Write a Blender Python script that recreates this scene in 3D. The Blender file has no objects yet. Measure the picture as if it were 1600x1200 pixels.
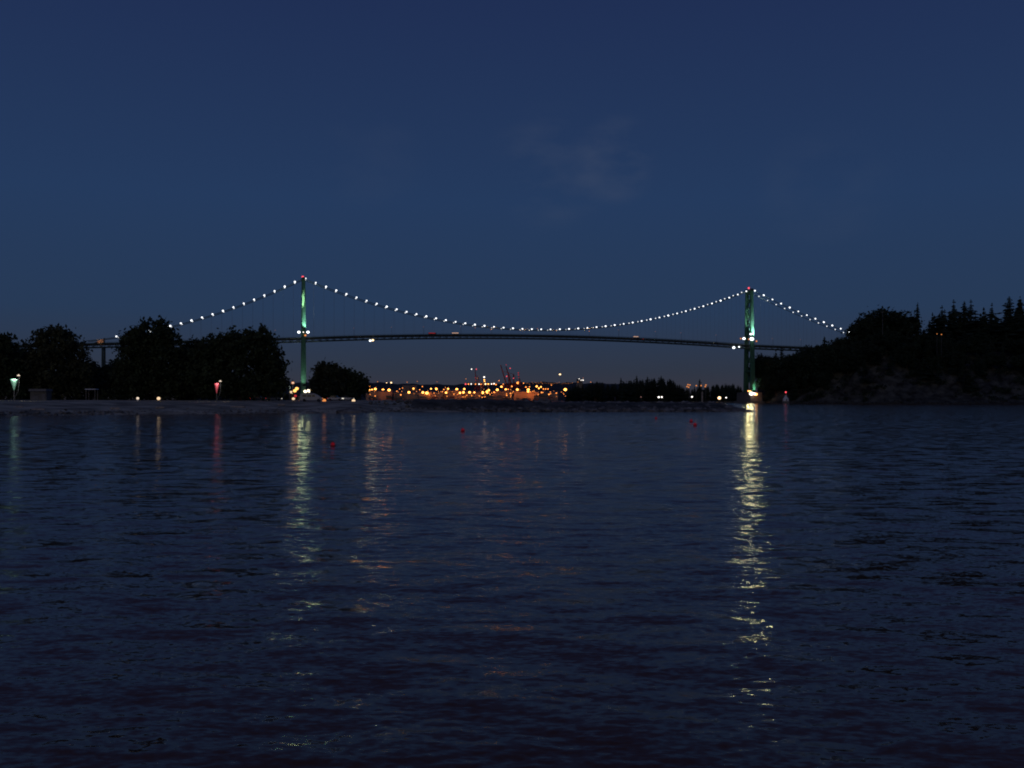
import bpy, bmesh, math, random
import numpy as np
from mathutils import Vector, Matrix
R = math.radians
S = bpy.context.scene
COL = S.collection
random.seed(7)
rng = np.random.default_rng(11)

# ------------------------------------------------------------------ camera, sky, light
CH = 2.8                       # eye height above the water
FPX, HX, HY = 1600.0, 800.0, 626.0
cam = bpy.data.cameras.new('camera'); cam_o = bpy.data.objects.new('camera', cam); COL.objects.link(cam_o)
cam_o.location = (0, 0, CH); cam_o.rotation_euler = (R(90), 0, 0)
cam.sensor_width = 36.0; cam.lens = 36.0 * FPX / 1600.0
cam.shift_y = (600.0 - HY) / 1600.0 * -1.0
cam.clip_start = 0.1; cam.clip_end = 80000
S.camera = cam_o

W = bpy.data.worlds.new('World'); S.world = W; W.use_nodes = True
wn, wl = W.node_tree.nodes, W.node_tree.links
bg = wn['Background']
def wnode(t, **kw):
    n = wn.new(t)
    for k, v in kw.items(): setattr(n, k, v)
    return n
sky = wnode('ShaderNodeTexSky', sky_type='NISHITA', sun_disc=False, sun_elevation=R(-4.0), sun_rotation=R(180))
tc = wnode('ShaderNodeTexCoord')
sep = wnode('ShaderNodeSeparateXYZ'); wl.new(tc.outputs['Generated'], sep.inputs[0])
ramp = wnode('ShaderNodeValToRGB')
cr = ramp.color_ramp
def lin(c): return tuple(((v/255)/12.92 if v/255 <= .04045 else ((v/255+.055)/1.055)**2.4) for v in c)
stops = [(0.0, (56,53,62)), (0.028, (47,54,69)), (0.085, (39,58,86)), (0.19, (36,58,93)), (0.36, (31,47,84)), (1.0, (24,34,70))]
while len(cr.elements) < len(stops): cr.elements.new(0.5)
for e, (p, c) in zip(cr.elements, stops):
    e.position = p; e.color = lin(c) + (1,)
wl.new(sep.outputs['Z'], ramp.inputs['Fac'])
# thin night cloud wisps, placed by direction in the sky
def wisp(px, py, sharp, gain, scale):
    d = Vector(((px-HX)/FPX, 1, (HY-py)/FPX)).normalized()
    dp = wnode('ShaderNodeVectorMath', operation='DOT_PRODUCT'); nrm = wnode('ShaderNodeVectorMath', operation='NORMALIZE')
    wl.new(tc.outputs['Generated'], nrm.inputs[0]); wl.new(nrm.outputs[0], dp.inputs[0]); dp.inputs[1].default_value = d
    mr = wnode('ShaderNodeMapRange', interpolation_type='SMOOTHERSTEP'); wl.new(dp.outputs['Value'], mr.inputs[0])
    mr.inputs[1].default_value = sharp; mr.inputs[2].default_value = 1.0; mr.inputs[3].default_value = 0; mr.inputs[4].default_value = 1
    mp = wnode('ShaderNodeMapping'); mp.inputs['Scale'].default_value = (1, 1, 2.2); wl.new(nrm.outputs[0], mp.inputs[0])
    nz = wnode('ShaderNodeTexNoise'); nz.inputs['Scale'].default_value = scale; nz.inputs['Detail'].default_value = 5
    wl.new(mp.outputs[0], nz.inputs['Vector'])
    m2 = wnode('ShaderNodeMapRange'); wl.new(nz.outputs[0], m2.inputs[0]); m2.inputs[1].default_value = .42; m2.inputs[2].default_value = .75
    mu = wnode('ShaderNodeMath', operation='MULTIPLY'); wl.new(mr.outputs[0], mu.inputs[0]); wl.new(m2.outputs[0], mu.inputs[1])
    mg = wnode('ShaderNodeMath', operation='MULTIPLY'); wl.new(mu.outputs[0], mg.inputs[0]); mg.inputs[1].default_value = gain
    return mg.outputs[0]
c1 = wisp(960, 250, .9988, .30, 18); c2 = wisp(575, 245, .9980, .07, 15); c3 = wisp(860, 262, .9975, .18, 19); c4 = wisp(1290, 292, .9975, .10, 14)
acc = c1
for c in (c2, c3, c4):
    ad = wnode('ShaderNodeMath', operation='ADD'); wl.new(acc, ad.inputs[0]); wl.new(c, ad.inputs[1]); acc = ad.outputs[0]
mixc = wnode('ShaderNodeMixRGB'); wl.new(acc, mixc.inputs[0]); wl.new(ramp.outputs[0], mixc.inputs[1])
mixc.inputs[2].default_value = lin((72,82,104)) + (1,)
skm = wnode('ShaderNodeMixRGB', blend_type='ADD'); skm.inputs[0].default_value = 0.03
wl.new(mixc.outputs[0], skm.inputs[1]); wl.new(sky.outputs[0], skm.inputs[2])
wl.new(skm.outputs[0], bg.inputs['Color']); bg.inputs['Strength'].default_value = 1.0

sun = bpy.data.lights.new('afterglow', 'SUN'); sun.energy = 0.14; sun.angle = R(40); sun.color = (1, .80, .60)
so = bpy.data.objects.new('afterglow', sun); COL.objects.link(so); so.rotation_euler = (R(74), 0, R(-12))

S.view_settings.view_transform = 'Standard'; S.view_settings.look = 'None'
S.view_settings.exposure = 0; S.view_settings.gamma = 1
S.render.resolution_x, S.render.resolution_y = 1024, 768
S.render.film_transparent = False
cy = S.cycles
cy.use_denoising = True; cy.denoiser = 'OPENIMAGEDENOISE'; cy.denoising_input_passes = 'RGB_ALBEDO_NORMAL'; cy.denoising_prefilter = 'ACCURATE'
cy.filter_width = 1.9
cy.sample_clamp_indirect = 6; cy.sample_clamp_direct = 0
cy.max_bounces = 5; cy.diffuse_bounces = 2; cy.glossy_bounces = 3; cy.transparent_max_bounces = 4
cy.caustics_reflective = True

# ------------------------------------------------------------------ helpers
def P(px, py, y): return Vector(((px-HX)/FPX*y, y, CH + (HY-py)/FPX*y))
def X(px, y): return (px-HX)/FPX*y
def Zp(py, y): return CH + (HY-py)/FPX*y
def wl_y(py): return CH*FPX/(py-HY)

MATS = {}
def mat(name, c, rough=.8, var=.3, scale=2.0, spec=.3, metal=0.0, c2=None):
    m = bpy.data.materials.new(name); m.use_nodes = True
    nt = m.node_tree; b = nt.nodes['Principled BSDF']
    n = nt.nodes.new('ShaderNodeTexNoise'); n.inputs['Scale'].default_value = scale; n.inputs['Detail'].default_value = 4
    g = nt.nodes.new('ShaderNodeTexCoord'); nt.links.new(g.outputs['Object'], n.inputs['Vector'])
    r = nt.nodes.new('ShaderNodeValToRGB'); nt.links.new(n.outputs[0], r.inputs[0])
    a = c2 or tuple(v*(1+var) for v in c); d = tuple(v*(1-var) for v in c)
    r.color_ramp.elements[0].position = .35; r.color_ramp.elements[1].position = .65
    r.color_ramp.elements[0].color = (*d, 1); r.color_ramp.elements[1].color = (*a, 1)
    nt.links.new(r.outputs[0], b.inputs['Base Color'])
    b.inputs['Roughness'].default_value = rough; b.inputs['Specular IOR Level'].default_value = spec
    b.inputs['Metallic'].default_value = metal
    MATS[name] = m
    return m
def emis(name, c, s, sample='AUTO'):
    m = bpy.data.materials.new(name); m.use_nodes = True
    nt = m.node_tree; nt.nodes.clear()
    e = nt.nodes.new('ShaderNodeEmission'); e.inputs[0].default_value = (*c, 1); e.inputs[1].default_value = s
    o = nt.nodes.new('ShaderNodeOutputMaterial'); nt.links.new(e.outputs[0], o.inputs[0])
    m.cycles.emission_sampling = sample
    MATS[name] = m
    return m

steel = mat('green_steel', (.048,.145,.092), .55, .2, .6)
dark_steel = mat('dark_steel', (.05,.075,.065), .6, .3, .8)
concrete = mat('concrete', (.15,.145,.135), .9, .25, .5)
asphalt = mat('asphalt', (.05,.05,.05), .9, .3, 1)
pole_m = mat('grey_metal', (.14,.14,.15), .5, .2, 3)
sand = mat('beach_sand', (.40,.345,.24), .95, .5, .16)
rockm = mat('riprap_stone', (.17,.165,.155), .9, .65, .45)
spitm = mat('spit_ground', (.09,.085,.07), .95, .5, .35)
soil = mat('dark_soil', (.07,.065,.05), .95, .4, .2)
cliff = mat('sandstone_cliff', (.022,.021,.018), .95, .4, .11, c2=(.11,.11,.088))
leafm = mat('leaves', (.045,.06,.03), .8, .4, .35, .1)
leafm2 = mat('leaves_olive', (.06,.065,.035), .8, .4, .35, .1)
needle = mat('needles', (.03,.045,.03), .85, .4, .3, .1)
bark = mat('bark', (.07,.055,.04), .9, .4, 2)
white_p = mat('white_paint', (.75,.75,.73), .5, .08, 1)
wood = mat('weathered_wood', (.36,.31,.26), .9, .3, 3)
redb = mat('red_buoy', (.62,.02,.03), .35, .15, 4, .5)
blackr = mat('black_rubber', (.02,.02,.02), .7, .2, 4)
glass = mat('window_glass', (.02,.025,.03), .1, .2, 1, .6)
rust = mat('red_crane_steel', (.22,.035,.035), .6, .2, .2)
wall_g = mat('warehouse_wall', (.26,.22,.18), .8, .25, .06)
roof_g = mat('warehouse_roof', (.16,.15,.15), .8, .3, .06)
hillm = mat('far_hill', (.035,.032,.03), .95, .4, .01)
dirt = mat('port_ground', (.22,.18,.14), .9, .3, .03)

E_pearl = emis('pearl_glow', (.93,.96,1), 2.2, 'AUTO')
E_pearl_far = emis('pearl_glow_far', (.93,.96,1), 1.6, 'AUTO')
E_red = emis('red_glow', (1,.09,.12), 1.6, 'AUTO')
E_reddim = emis('red_glow_dim', (1,.06,.08), .45, 'AUTO')
E_flood = emis('cool_flood_glow', (.92,.97,1), 3, 'AUTO')
E_warm = emis('warm_glow', (1,.66,.34), 3.2, 'AUTO')
E_shore = emis('shore_sodium_glow', (1,.48,.12), 2.2, 'AUTO')
E_low = emis('low_warm_glow', (1,.70,.42), 1.1, 'AUTO')
E_sod = emis('sodium_glow', (1,.29,.055), 3.4, 'AUTO')
E_sodw = emis('bright_sodium_glow', (1,.36,.065), 6.5, 'AUTO')
E_sodd = emis('dim_sodium_glow', (1,.34,.09), .9, 'AUTO')
E_pink = emis('faint_pink_glow', (1,.5,.45), .30, 'AUTO')
E_white = emis('white_glow', (1,.93,.85), 3, 'AUTO')
E_tail = emis('tail_light_glow', (1,.06,.03), 1.2, 'AUTO')
E_buoy = emis('added_buoy_glow', (1,.03,.07), .11, 'AUTO')
E_head = emis('head_light_glow', (1,.92,.78), 1.6, 'AUTO')

class MB:
    def __init__(s): s.v = []; s.f = []
    def add(s, vs, fs):
        o = len(s.v); s.v += [tuple(p) for p in vs]; s.f += [tuple(i+o for i in f) for f in fs]; return s
    def box(s, c, d, rot=0.0, taper=1.0):
        cx, cy_, cz = c; x, y, z = d[0]/2, d[1]/2, d[2]/2
        co, si = math.cos(rot), math.sin(rot); vs = []
        for k in (-1, 1):
            t = taper if k > 0 else 1
            for a, b in ((-1,-1), (1,-1), (1,1), (-1,1)):
                px, py = a*x*t, b*y*t
                vs.append((cx+px*co-py*si, cy_+px*si+py*co, cz+k*z))
        return s.add(vs, [(3,2,1,0), (4,5,6,7), (0,1,5,4), (1,2,6,5), (2,3,7,6), (3,0,4,7)])
    def tube(s, a, b, r0, r1=None, n=8, cap=True):
        a, b = Vector(a), Vector(b); r1 = r0 if r1 is None else r1
        d = (b-a).normalized(); u = d.orthogonal().normalized(); w = d.cross(u)
        vs = []
        for p, r in ((a, r0), (b, r1)):
            for i in range(n):
                t = 2*math.pi*i/n; vs.append(p + (u*math.cos(t)+w*math.sin(t))*r)
        fs = [(i, (i+1) % n, n+(i+1) % n, n+i) for i in range(n)]
        if cap: fs += [tuple(range(n-1, -1, -1)), tuple(range(n, 2*n))]
        return s.add(vs, fs)
    def path(s, pts, r, n=6):
        pts = [Vector(p) for p in pts]; rs = r if isinstance(r, (list, tuple)) else [r]*len(pts)
        vs, fs = [], []
        for i, p in enumerate(pts):
            d = (pts[min(i+1, len(pts)-1)] - pts[max(i-1, 0)]).normalized()
            u = d.cross(Vector((0, 0, 1)));
            if u.length < .05: u = Vector((1, 0, 0))
            u.normalize(); w = u.cross(d)
            for k in range(n):
                t = 2*math.pi*k/n; vs.append(p + (u*math.cos(t)+w*math.sin(t))*rs[i])
        for i in range(len(pts)-1):
            for k in range(n):
                fs.append((i*n+k, i*n+(k+1) % n, (i+1)*n+(k+1) % n, (i+1)*n+k))
        fs += [tuple(range(n-1, -1, -1)), tuple(range((len(pts)-1)*n, len(pts)*n))]
        return s.add(vs, fs)
    def lathe(s, c, prof, n=12):
        c = Vector(c); vs, fs = [], []
        for r, z in prof:
            for k in range(n):
                t = 2*math.pi*k/n; vs.append(c + Vector((r*math.cos(t), r*math.sin(t), z)))
        for i in range(len(prof)-1):
            for k in range(n): fs.append((i*n+k, i*n+(k+1) % n, (i+1)*n+(k+1) % n, (i+1)*n+k))
        fs += [tuple(range(n-1, -1, -1)), tuple(range((len(prof)-1)*n, len(prof)*n))]
        return s.add(vs, fs)
    def ball(s, c, r, n=10, sz=1.0):
        prof = [(max(1e-3, r*math.sin(math.pi*i/6)), -r*sz*math.cos(math.pi*i/6)) for i in range(7)]
        return s.lathe(c, prof, n)
    def build(s, name, m, parent=None, loc=None, smooth=False):
        me = bpy.data.meshes.new(name); me.from_pydata(s.v, [], s.f); me.update()
        if smooth: me.polygons.foreach_set('use_smooth', [True]*len(me.polygons))
        return link(name, me, m, parent, loc)
def link(name, me, m, parent=None, loc=None):
    if m is not None and len(me.materials) == 0: me.materials.append(m)
    o = bpy.data.objects.new(name, me); COL.objects.link(o)
    if parent is not None: o.parent = parent
    if loc is not None: o.location = loc
    return o
def tag(o, label, cat, group=None):
    o['label'] = label; o['category'] = cat
    if group: o['group'] = group
    return o
def empty(name, loc=(0,0,0), rz=0.0, parent=None):
    o = bpy.data.objects.new(name, None); COL.objects.link(o); o.location = loc; o.rotation_euler = (0,0,rz); o.empty_display_size = .1
    if parent is not None: o.parent = parent
    return o
def thing(name, label, cat, loc=(0,0,0), rz=0.0, group=None): return tag(empty(name, loc, rz), label, cat, group)
def structure(o): o['kind'] = 'structure'; return o
def copy_tree(o, parent=None):
    c = o.copy(); COL.objects.link(c)
    if parent is not None: c.parent = parent
    for ch in list(o.children): copy_tree(ch, c)
    return c
def lamp_light(name, kind, loc, energy, color, parent=None, target=None, size=.5, spot=60, blend=.6):
    l = bpy.data.lights.new(name, kind); l.energy = energy; l.color = color
    if kind == 'SPOT': l.spot_size = R(spot); l.spot_blend = blend
    if kind in ('SPOT', 'POINT'): l.shadow_soft_size = size
    o = bpy.data.objects.new(name, l); COL.objects.link(o); o.location = loc
    if target is not None: o.rotation_euler = (Vector(target)-Vector(loc)).to_track_quat('-Z', 'Y').to_euler()
    if parent is not None: o.parent = parent
    return o

# ------------------------------------------------------------------ water
def make_water():
    ND = 681
    th_d = np.linspace(R(-38), R(38), ND)
    th_c = np.linspace(R(38), R(322), 50)[1:-1]
    th = np.concatenate([th_d, th_c])
    dth = np.where(np.arange(len(th)) < ND, R(76)/(ND-1), R(284)/49)
    segs, dr = [1.2], [.006]
    while segs[-1] < 30000:
        q = segs[-1]; st = .0052 if q < 6 else (.0040 if q < 20 else (.0026 if q < 260 else .047))
        segs.append(q*(1+st)); dr.append(q*st)
    r = np.array(segs); dr = np.array(dr)
    RR, TT = np.meshgrid(r, th, indexing='ij')
    SP = np.maximum(dr[:, None], RR*dth[None, :]*.7)
    x = RR*np.sin(TT); y = RR*np.cos(TT)
    z = np.zeros_like(x); lost = np.zeros_like(x)
    g = np.random.default_rng(5)
    lam = np.exp(np.linspace(math.log(.06), math.log(2.4), 120))
    slope_tot = .074
    wgt = np.where(lam > .6, .36, np.where(lam > .3, .7, 1.0))*np.where(lam < .1, .8, 1)
    per = slope_tot*math.sqrt(2)*wgt/np.sqrt((wgt**2).sum())
    # slow gust patches: rougher and calmer stretches
    gust = np.ones_like(x)
    for k in range(6):
        a = g.normal(0, .5); L = g.uniform(18, 70); gust += .13*np.sin((x*math.sin(a)*.35+y*math.cos(a))*2*math.pi/L + g.uniform(0, 6.28))
    gust = np.clip(gust, .45, 1.6)
    for i, L in enumerate(lam):
        k = 2*math.pi/L; A = per[i]/k
        for rep in range(1):
            a = g.normal(R(6), R(42)); ph = g.uniform(0, 6.283)
            f = np.clip((L/SP-2.2)/3.0, 0, 1)
            arg = k*(x*math.sin(a)+y*math.cos(a)) + ph
            z += A*f*gust*(np.sin(arg) + .18*np.cos(2*arg))
            lost += (1-f*f)*(per[i]**2)/2
    chop = np.sqrt(lost)
    nr, nt = x.shape
    co = np.stack([x, y, z], -1).reshape(-1, 3)
    i = np.arange(nr-1)[:, None]*nt; j = np.arange(nt)[None, :]; jn = (np.arange(nt)+1) % nt
    q = np.stack([i+j, i+jn[None, :], i+nt+jn[None, :], i+nt+j], -1).reshape(-1, 4)[:, ::-1]
    cen = len(co); co = np.vstack([co, [[0, 0, 0]]])
    me = bpy.data.meshes.new('water')
    tri = np.stack([np.full(nt, cen), jn, np.arange(nt)], -1)[:, ::-1]
    loops = np.concatenate([q.ravel(), tri.ravel()]).astype(np.int32)
    starts = np.concatenate([np.arange(len(q))*4, len(q)*4+np.arange(nt)*3]).astype(np.int32)
    me.vertices.add(len(co)); me.vertices.foreach_set('co', co.astype(np.float32).ravel())
    me.loops.add(len(loops)); me.loops.foreach_set('vertex_index', loops)
    me.polygons.add(len(starts)); me.polygons.foreach_set('loop_start', starts)
    me.update(calc_edges=True)
    me.polygons.foreach_set('use_smooth', np.ones(len(starts), bool))
    at = me.attributes.new('chop', 'FLOAT', 'POINT'); at.data.foreach_set('value', np.append(chop.ravel(), 0).astype(np.float32))
    m = bpy.data.materials.new('sea_water'); m.use_nodes = True; nt_ = m.node_tree; N, L = nt_.nodes, nt_.links
    b = N['Principled BSDF']; b.inputs['Base Color'].default_value = (.14,.048,.018,1)
    b.inputs['Roughness'].default_value = .075; b.inputs['IOR'].default_value = 1.333; b.inputs['Specular IOR Level'].default_value = .5; b.inputs['Specular Tint'].default_value = (1,.66,.50,1)
    geo = N.new('ShaderNodeNewGeometry'); tcw = N.new('ShaderNodeTexCoord')
    mp = N.new('ShaderNodeMapping'); L.new(tcw.outputs['Object'], mp.inputs[0]); mp.inputs['Scale'].default_value = (.55, 1.25, 1)
    nz = N.new('ShaderNodeTexNoise'); nz.inputs['Scale'].default_value = 1.6; nz.inputs['Detail'].default_value = 3; L.new(mp.outputs[0], nz.inputs['Vector'])
    sb = N.new('ShaderNodeVectorMath'); sb.operation = 'SUBTRACT'; L.new(nz.outputs['Color'], sb.inputs[0]); sb.inputs[1].default_value = (.5,.5,.5)
    ml = N.new('ShaderNodeVectorMath'); ml.operation = 'MULTIPLY'; L.new(sb.outputs[0], ml.inputs[0]); ml.inputs[1].default_value = (6.5, 8.0, 0)
    aa = N.new('ShaderNodeAttribute'); aa.attribute_name = 'chop'
    ax = N.new('ShaderNodeMath'); ax.operation = 'ADD'; L.new(aa.outputs['Fac'], ax.inputs[0]); ax.inputs[1].default_value = .006
    sc = N.new('ShaderNodeVectorMath'); sc.operation = 'SCALE'; L.new(ml.outputs[0], sc.inputs[0]); L.new(ax.outputs[0], sc.inputs['Scale'])
    mp2 = N.new('ShaderNodeMapping'); L.new(tcw.outputs['Object'], mp2.inputs[0]); mp2.inputs['Scale'].default_value = (.6, 1.1, 1); mp2.inputs['Rotation'].default_value = (0, 0, R(9))
    nz2 = N.new('ShaderNodeTexNoise'); nz2.inputs['Scale'].default_value = 15; nz2.inputs['Detail'].default_value = 4; L.new(mp2.outputs[0], nz2.inputs['Vector'])
    sb2 = N.new('ShaderNodeVectorMath'); sb2.operation = 'SUBTRACT'; L.new(nz2.outputs['Color'], sb2.inputs[0]); sb2.inputs[1].default_value = (.5,.5,.5)
    ml2 = N.new('ShaderNodeVectorMath'); ml2.operation = 'MULTIPLY'; L.new(sb2.outputs[0], ml2.inputs[0]); ml2.inputs[1].default_value = (.33,.46,0)
    sm = N.new('ShaderNodeVectorMath'); sm.operation = 'ADD'; L.new(sc.outputs[0], sm.inputs[0]); L.new(ml2.outputs[0], sm.inputs[1])
    ad = N.new('ShaderNodeVectorMath'); ad.operation = 'ADD'; L.new(sm.outputs[0], ad.inputs[0]); L.new(geo.outputs['Normal'], ad.inputs[1])
    nn = N.new('ShaderNodeVectorMath'); nn.operation = 'NORMALIZE'; L.new(ad.outputs[0], nn.inputs[0]); L.new(nn.outputs[0], b.inputs['Normal'])
    structure(link('water', me, m))
make_water()

# ------------------------------------------------------------------ terrain
def grid_mesh(name, m, rows, kind='structure', smooth=True):
    nr, nc = len(rows), len(rows[0])
    vs = [p for r_ in rows for p in r_]
    fs = [(i*nc+j, i*nc+j+1, (i+1)*nc+j+1, (i+1)*nc+j) for i in range(nr-1) for j in range(nc-1)]
    me = bpy.data.meshes.new(name); me.from_pydata(vs, [], fs); me.update()
    me.polygons.foreach_set('use_smooth', [smooth]*len(fs))
    o = link(name, me, m); o['kind'] = kind; return o
def n2(x, y, s, seed=0):
    return (math.sin(x*s+seed)*math.cos(y*s*1.3+seed*2.1) + .5*math.sin(x*s*2.3+1.7+seed)*math.cos(y*s*2.9+.4) + .25*math.sin(x*s*5.1+seed)*math.sin(y*s*4.7))
def interp(x, tab):
    if x <= tab[0][0]: return tab[0][1]
    for (a, b), (c, d) in zip(tab, tab[1:]):
        if x <= c: return b+(d-b)*(x-a)/(c-a)
    return tab[-1][1]
WL = [(-700,656), (-100,653), (0,650.5), (160,648), (320,647), (420,645.5), (545,645.5), (600,644), (720,643.5), (900,643), (1200,643)]
def shore_y(px): return wl_y(interp(px, WL))
# the beach in front and low land behind it (left), up to the near end of the bridge
rows = []
offs = [-6, 0, 2, 5, 9, 14, 20, 28, 40, 60, 90, 130, 190, 280, 420, 640, 800]
hts = [-.8, -.05, .25, .55, .85, 1.1, 1.4, 1.7, 2.3, 2.7, 2.9, 3.0, 3.0, 3.0, 3.0, 3.0, 3.0]
for o_, h_ in zip(offs, hts):
    row = []
    for k in range(150):
        px = -700 + k*(1490/149)
        y0 = shore_y(px); x0 = X(px, y0)
        spread = 1+ (o_/y0)*.6
        z = h_ + (.12*n2(x0, o_, .22, 1) if 0 < o_ < 60 else 0)
        if px > 560: z = z*(1-.25*min(1, (px-560)/200))
        if px > 700 and o_ > 60: z = -1.0
        row.append((x0*spread, y0+o_, z))
    rows.append(row)
grid_mesh('beach', sand, rows)
# the low spit running out to the right, rock-faced
rows = []
for o_, h_ in ((-7,-1.2), (-1,-.25), (1.5,.55), (4,1.2), (7,1.85), (10,2.15), (14,2.2), (19,2.1), (23,1.4), (27,.4), (32,-1.0)):
    row = []
    for k in range(190):
        px = 640 + k*(546/189)
        y0 = wl_y(643.3); x0 = X(px, y0)
        t = min(1, max(0, (1186-px)/55)); t2 = t*t*(3-2*t)
        hh = interp(px, [(640,1.45), (800,1.35), (860,1.1), (1090,1.0), (1190,.98)])
        z = h_*hh*(t2 if h_ > 0 else 1) - (1-t2)*.3 + .16*n2(x0, o_, .6, 2)*t2
        row.append((x0, y0+o_*(.45+.55*t2)+(1-t2)*5, z))
    rows.append(row)
grid_mesh('spit', spitm, rows)

# ------------------------------------------------------------------ riprap boulders on the spit and shore (uncountable)
def ico():
    bm = bmesh.new(); bmesh.ops.create_icosphere(bm, subdivisions=1, radius=1)
    v = np.array([p.co for p in bm.verts]); f = [tuple(q.index for q in p.verts) for p in bm.faces]; bm.free(); return v, f
IV, IF = ico()
def rocks(name, pts, smin, smax, m):
    mb = MB()
    for (x, y, z) in pts:
        s = random.uniform(smin, smax)*np.array([random.uniform(.8,1.5), random.uniform(.7,1.2), random.uniform(.5,.9)])
        jit = 1+rng.uniform(-.22, .22, (len(IV), 1))
        a = random.uniform(0, 6.28); c, q = math.cos(a), math.sin(a)
        v = IV*jit*s; v = np.stack([v[:,0]*c-v[:,1]*q, v[:,0]*q+v[:,1]*c, v[:,2]], -1) + np.array([x, y, z])
        mb.add(v.tolist(), IF)
    o = mb.build(name, m); o['kind'] = 'stuff'; return o
pts = []
for k in range(1500):
    px = random.uniform(560, 1183); y0 = wl_y(643.3); o_ = random.uniform(-2, 13)
    t = min(1, max(0, (1186-px)/55)); t2 = t*t*(3-2*t)
    fade = min(1, max(.15, (px-560)/280))
    if random.random() > fade: continue
    pts.append((X(px, y0), y0+o_*(.45+.55*t2)+(1-t2)*5, max(-.2, (o_+2)/12*2.1*t2*(.9 if px > 860 else 1.15))-.1))
rr = rocks('riprap_rocks', pts, .25, .85, rockm); tag(rr, 'dark boulders heaped along the face of the low spit', 'rocks')
pts = []
for k in range(420):
    px = random.uniform(-40, 640); y0 = shore_y(px); o_ = abs(random.gauss(0, 6)); pts.append((X(px, y0), y0+o_, interp(o_, [(0,-.05), (5,.5), (14,1.05), (40,2.2)])))
rr = rocks('shore_stones', pts, .12, .42, rockm); tag(rr, 'scattered stones along the waterline of the beach', 'stones')

# ------------------------------------------------------------------ the suspension bridge
Lx, Ly = -194.0, 953.0
U = Vector((440, 98, 0)); SPAN = U.length; U.normalize()
V = Vector((-U.y, U.x, 0))                       # across the bridge, away from the eye
ANG = math.atan2(U.y, U.x)
BW = 11.0
def B(t, w, z): return Vector((Lx, Ly, 0)) + U*t + V*w + Vector((0,0,z))
ZT = 116.5; ZM = 71.9
def cable_z(t):
    if t < 0: return ZT - .522*(-t) + .00107*t*t
    if t > SPAN: return ZT - .452*(t-SPAN) + .00064*(t-SPAN)**2
    return ZM + (ZT-ZM)*((t-SPAN/2)/(SPAN/2))**2
def deck_z(t):
    if t < 0: return 61.0 + t*.041
    if t > SPAN: return 59.6 - (t-SPAN)*.026
    s = t/SPAN; return 61.0*(1-s) + 59.6*s + 4*s*(1-s)*6.3
bridge = thing('suspension_bridge', 'long suspension bridge at dusk with pearl lights strung along its cables', 'bridge')
LE, RE = -330.0, SPAN+215
def strip(name, m, w0, w1, zo0, zo1, n=140):
    mb = MB(); vs, fs = [], []
    for i in range(n+1):
        t = LE + (RE-LE)*i/n
        for w, zo in ((w0, zo0), (w1, zo0), (w1, zo1), (w0, zo1)): vs.append(B(t, w, deck_z(t)+zo))
    for i in range(n):
        for k in range(4): fs.append((i*4+k, i*4+(k+1) % 4, i*4+4+(k+1) % 4, i*4+4+k))
    fs += [(3,2,1,0), tuple(n*4+k for k in range(4))]
    mb.add(vs, fs); return mb.build(name, m, bridge)
strip('deck', asphalt, .55, BW-.55, -1.1, -.45)
for w in (0.0, BW):
    mb = MB()
    n = 150; ts = [LE+(RE-LE)*i/n for i in range(n+1)]
    for zo, r_ in ((.35, .42), (-3.1, .42), (1.35, .09)):
        mb.path([B(t, w, deck_z(t)+zo) for t in ts], r_, 6)
    for i in range(n):
        a, b = ts[i], ts[i+1]; md = (a+b)/2
        mb.tube(B(a, w, deck_z(a)-3.1), B(md, w, deck_z(md)+.35), .2, n=5, cap=False)
        mb.tube(B(md, w, deck_z(md)+.35), B(b, w, deck_z(b)-3.1), .2, n=5, cap=False)
        mb.tube(B(a, w, deck_z(a)+.3), B(a, w, deck_z(a)+1.4), .06, n=4, cap=False)
        mb.tube(B(a, w, deck_z(a)-3.1), B(a, w, deck_z(a)+.35), .22, n=5, cap=False)
    mb.build('stiffening_truss', dark_steel, bridge)
for i in range(76):
    t = LE+(RE-LE)*i/75; MB().tube(B(t, 0, deck_z(t)-2.6), B(t, BW, deck_z(t)-2.6), .3, n=5, cap=False).build('floor_beam', dark_steel, bridge)
pearl = MB().ball((0,0,0), 1.0, 8)
pearl_me = None
LSP = (SPAN+1.7)/48
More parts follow.
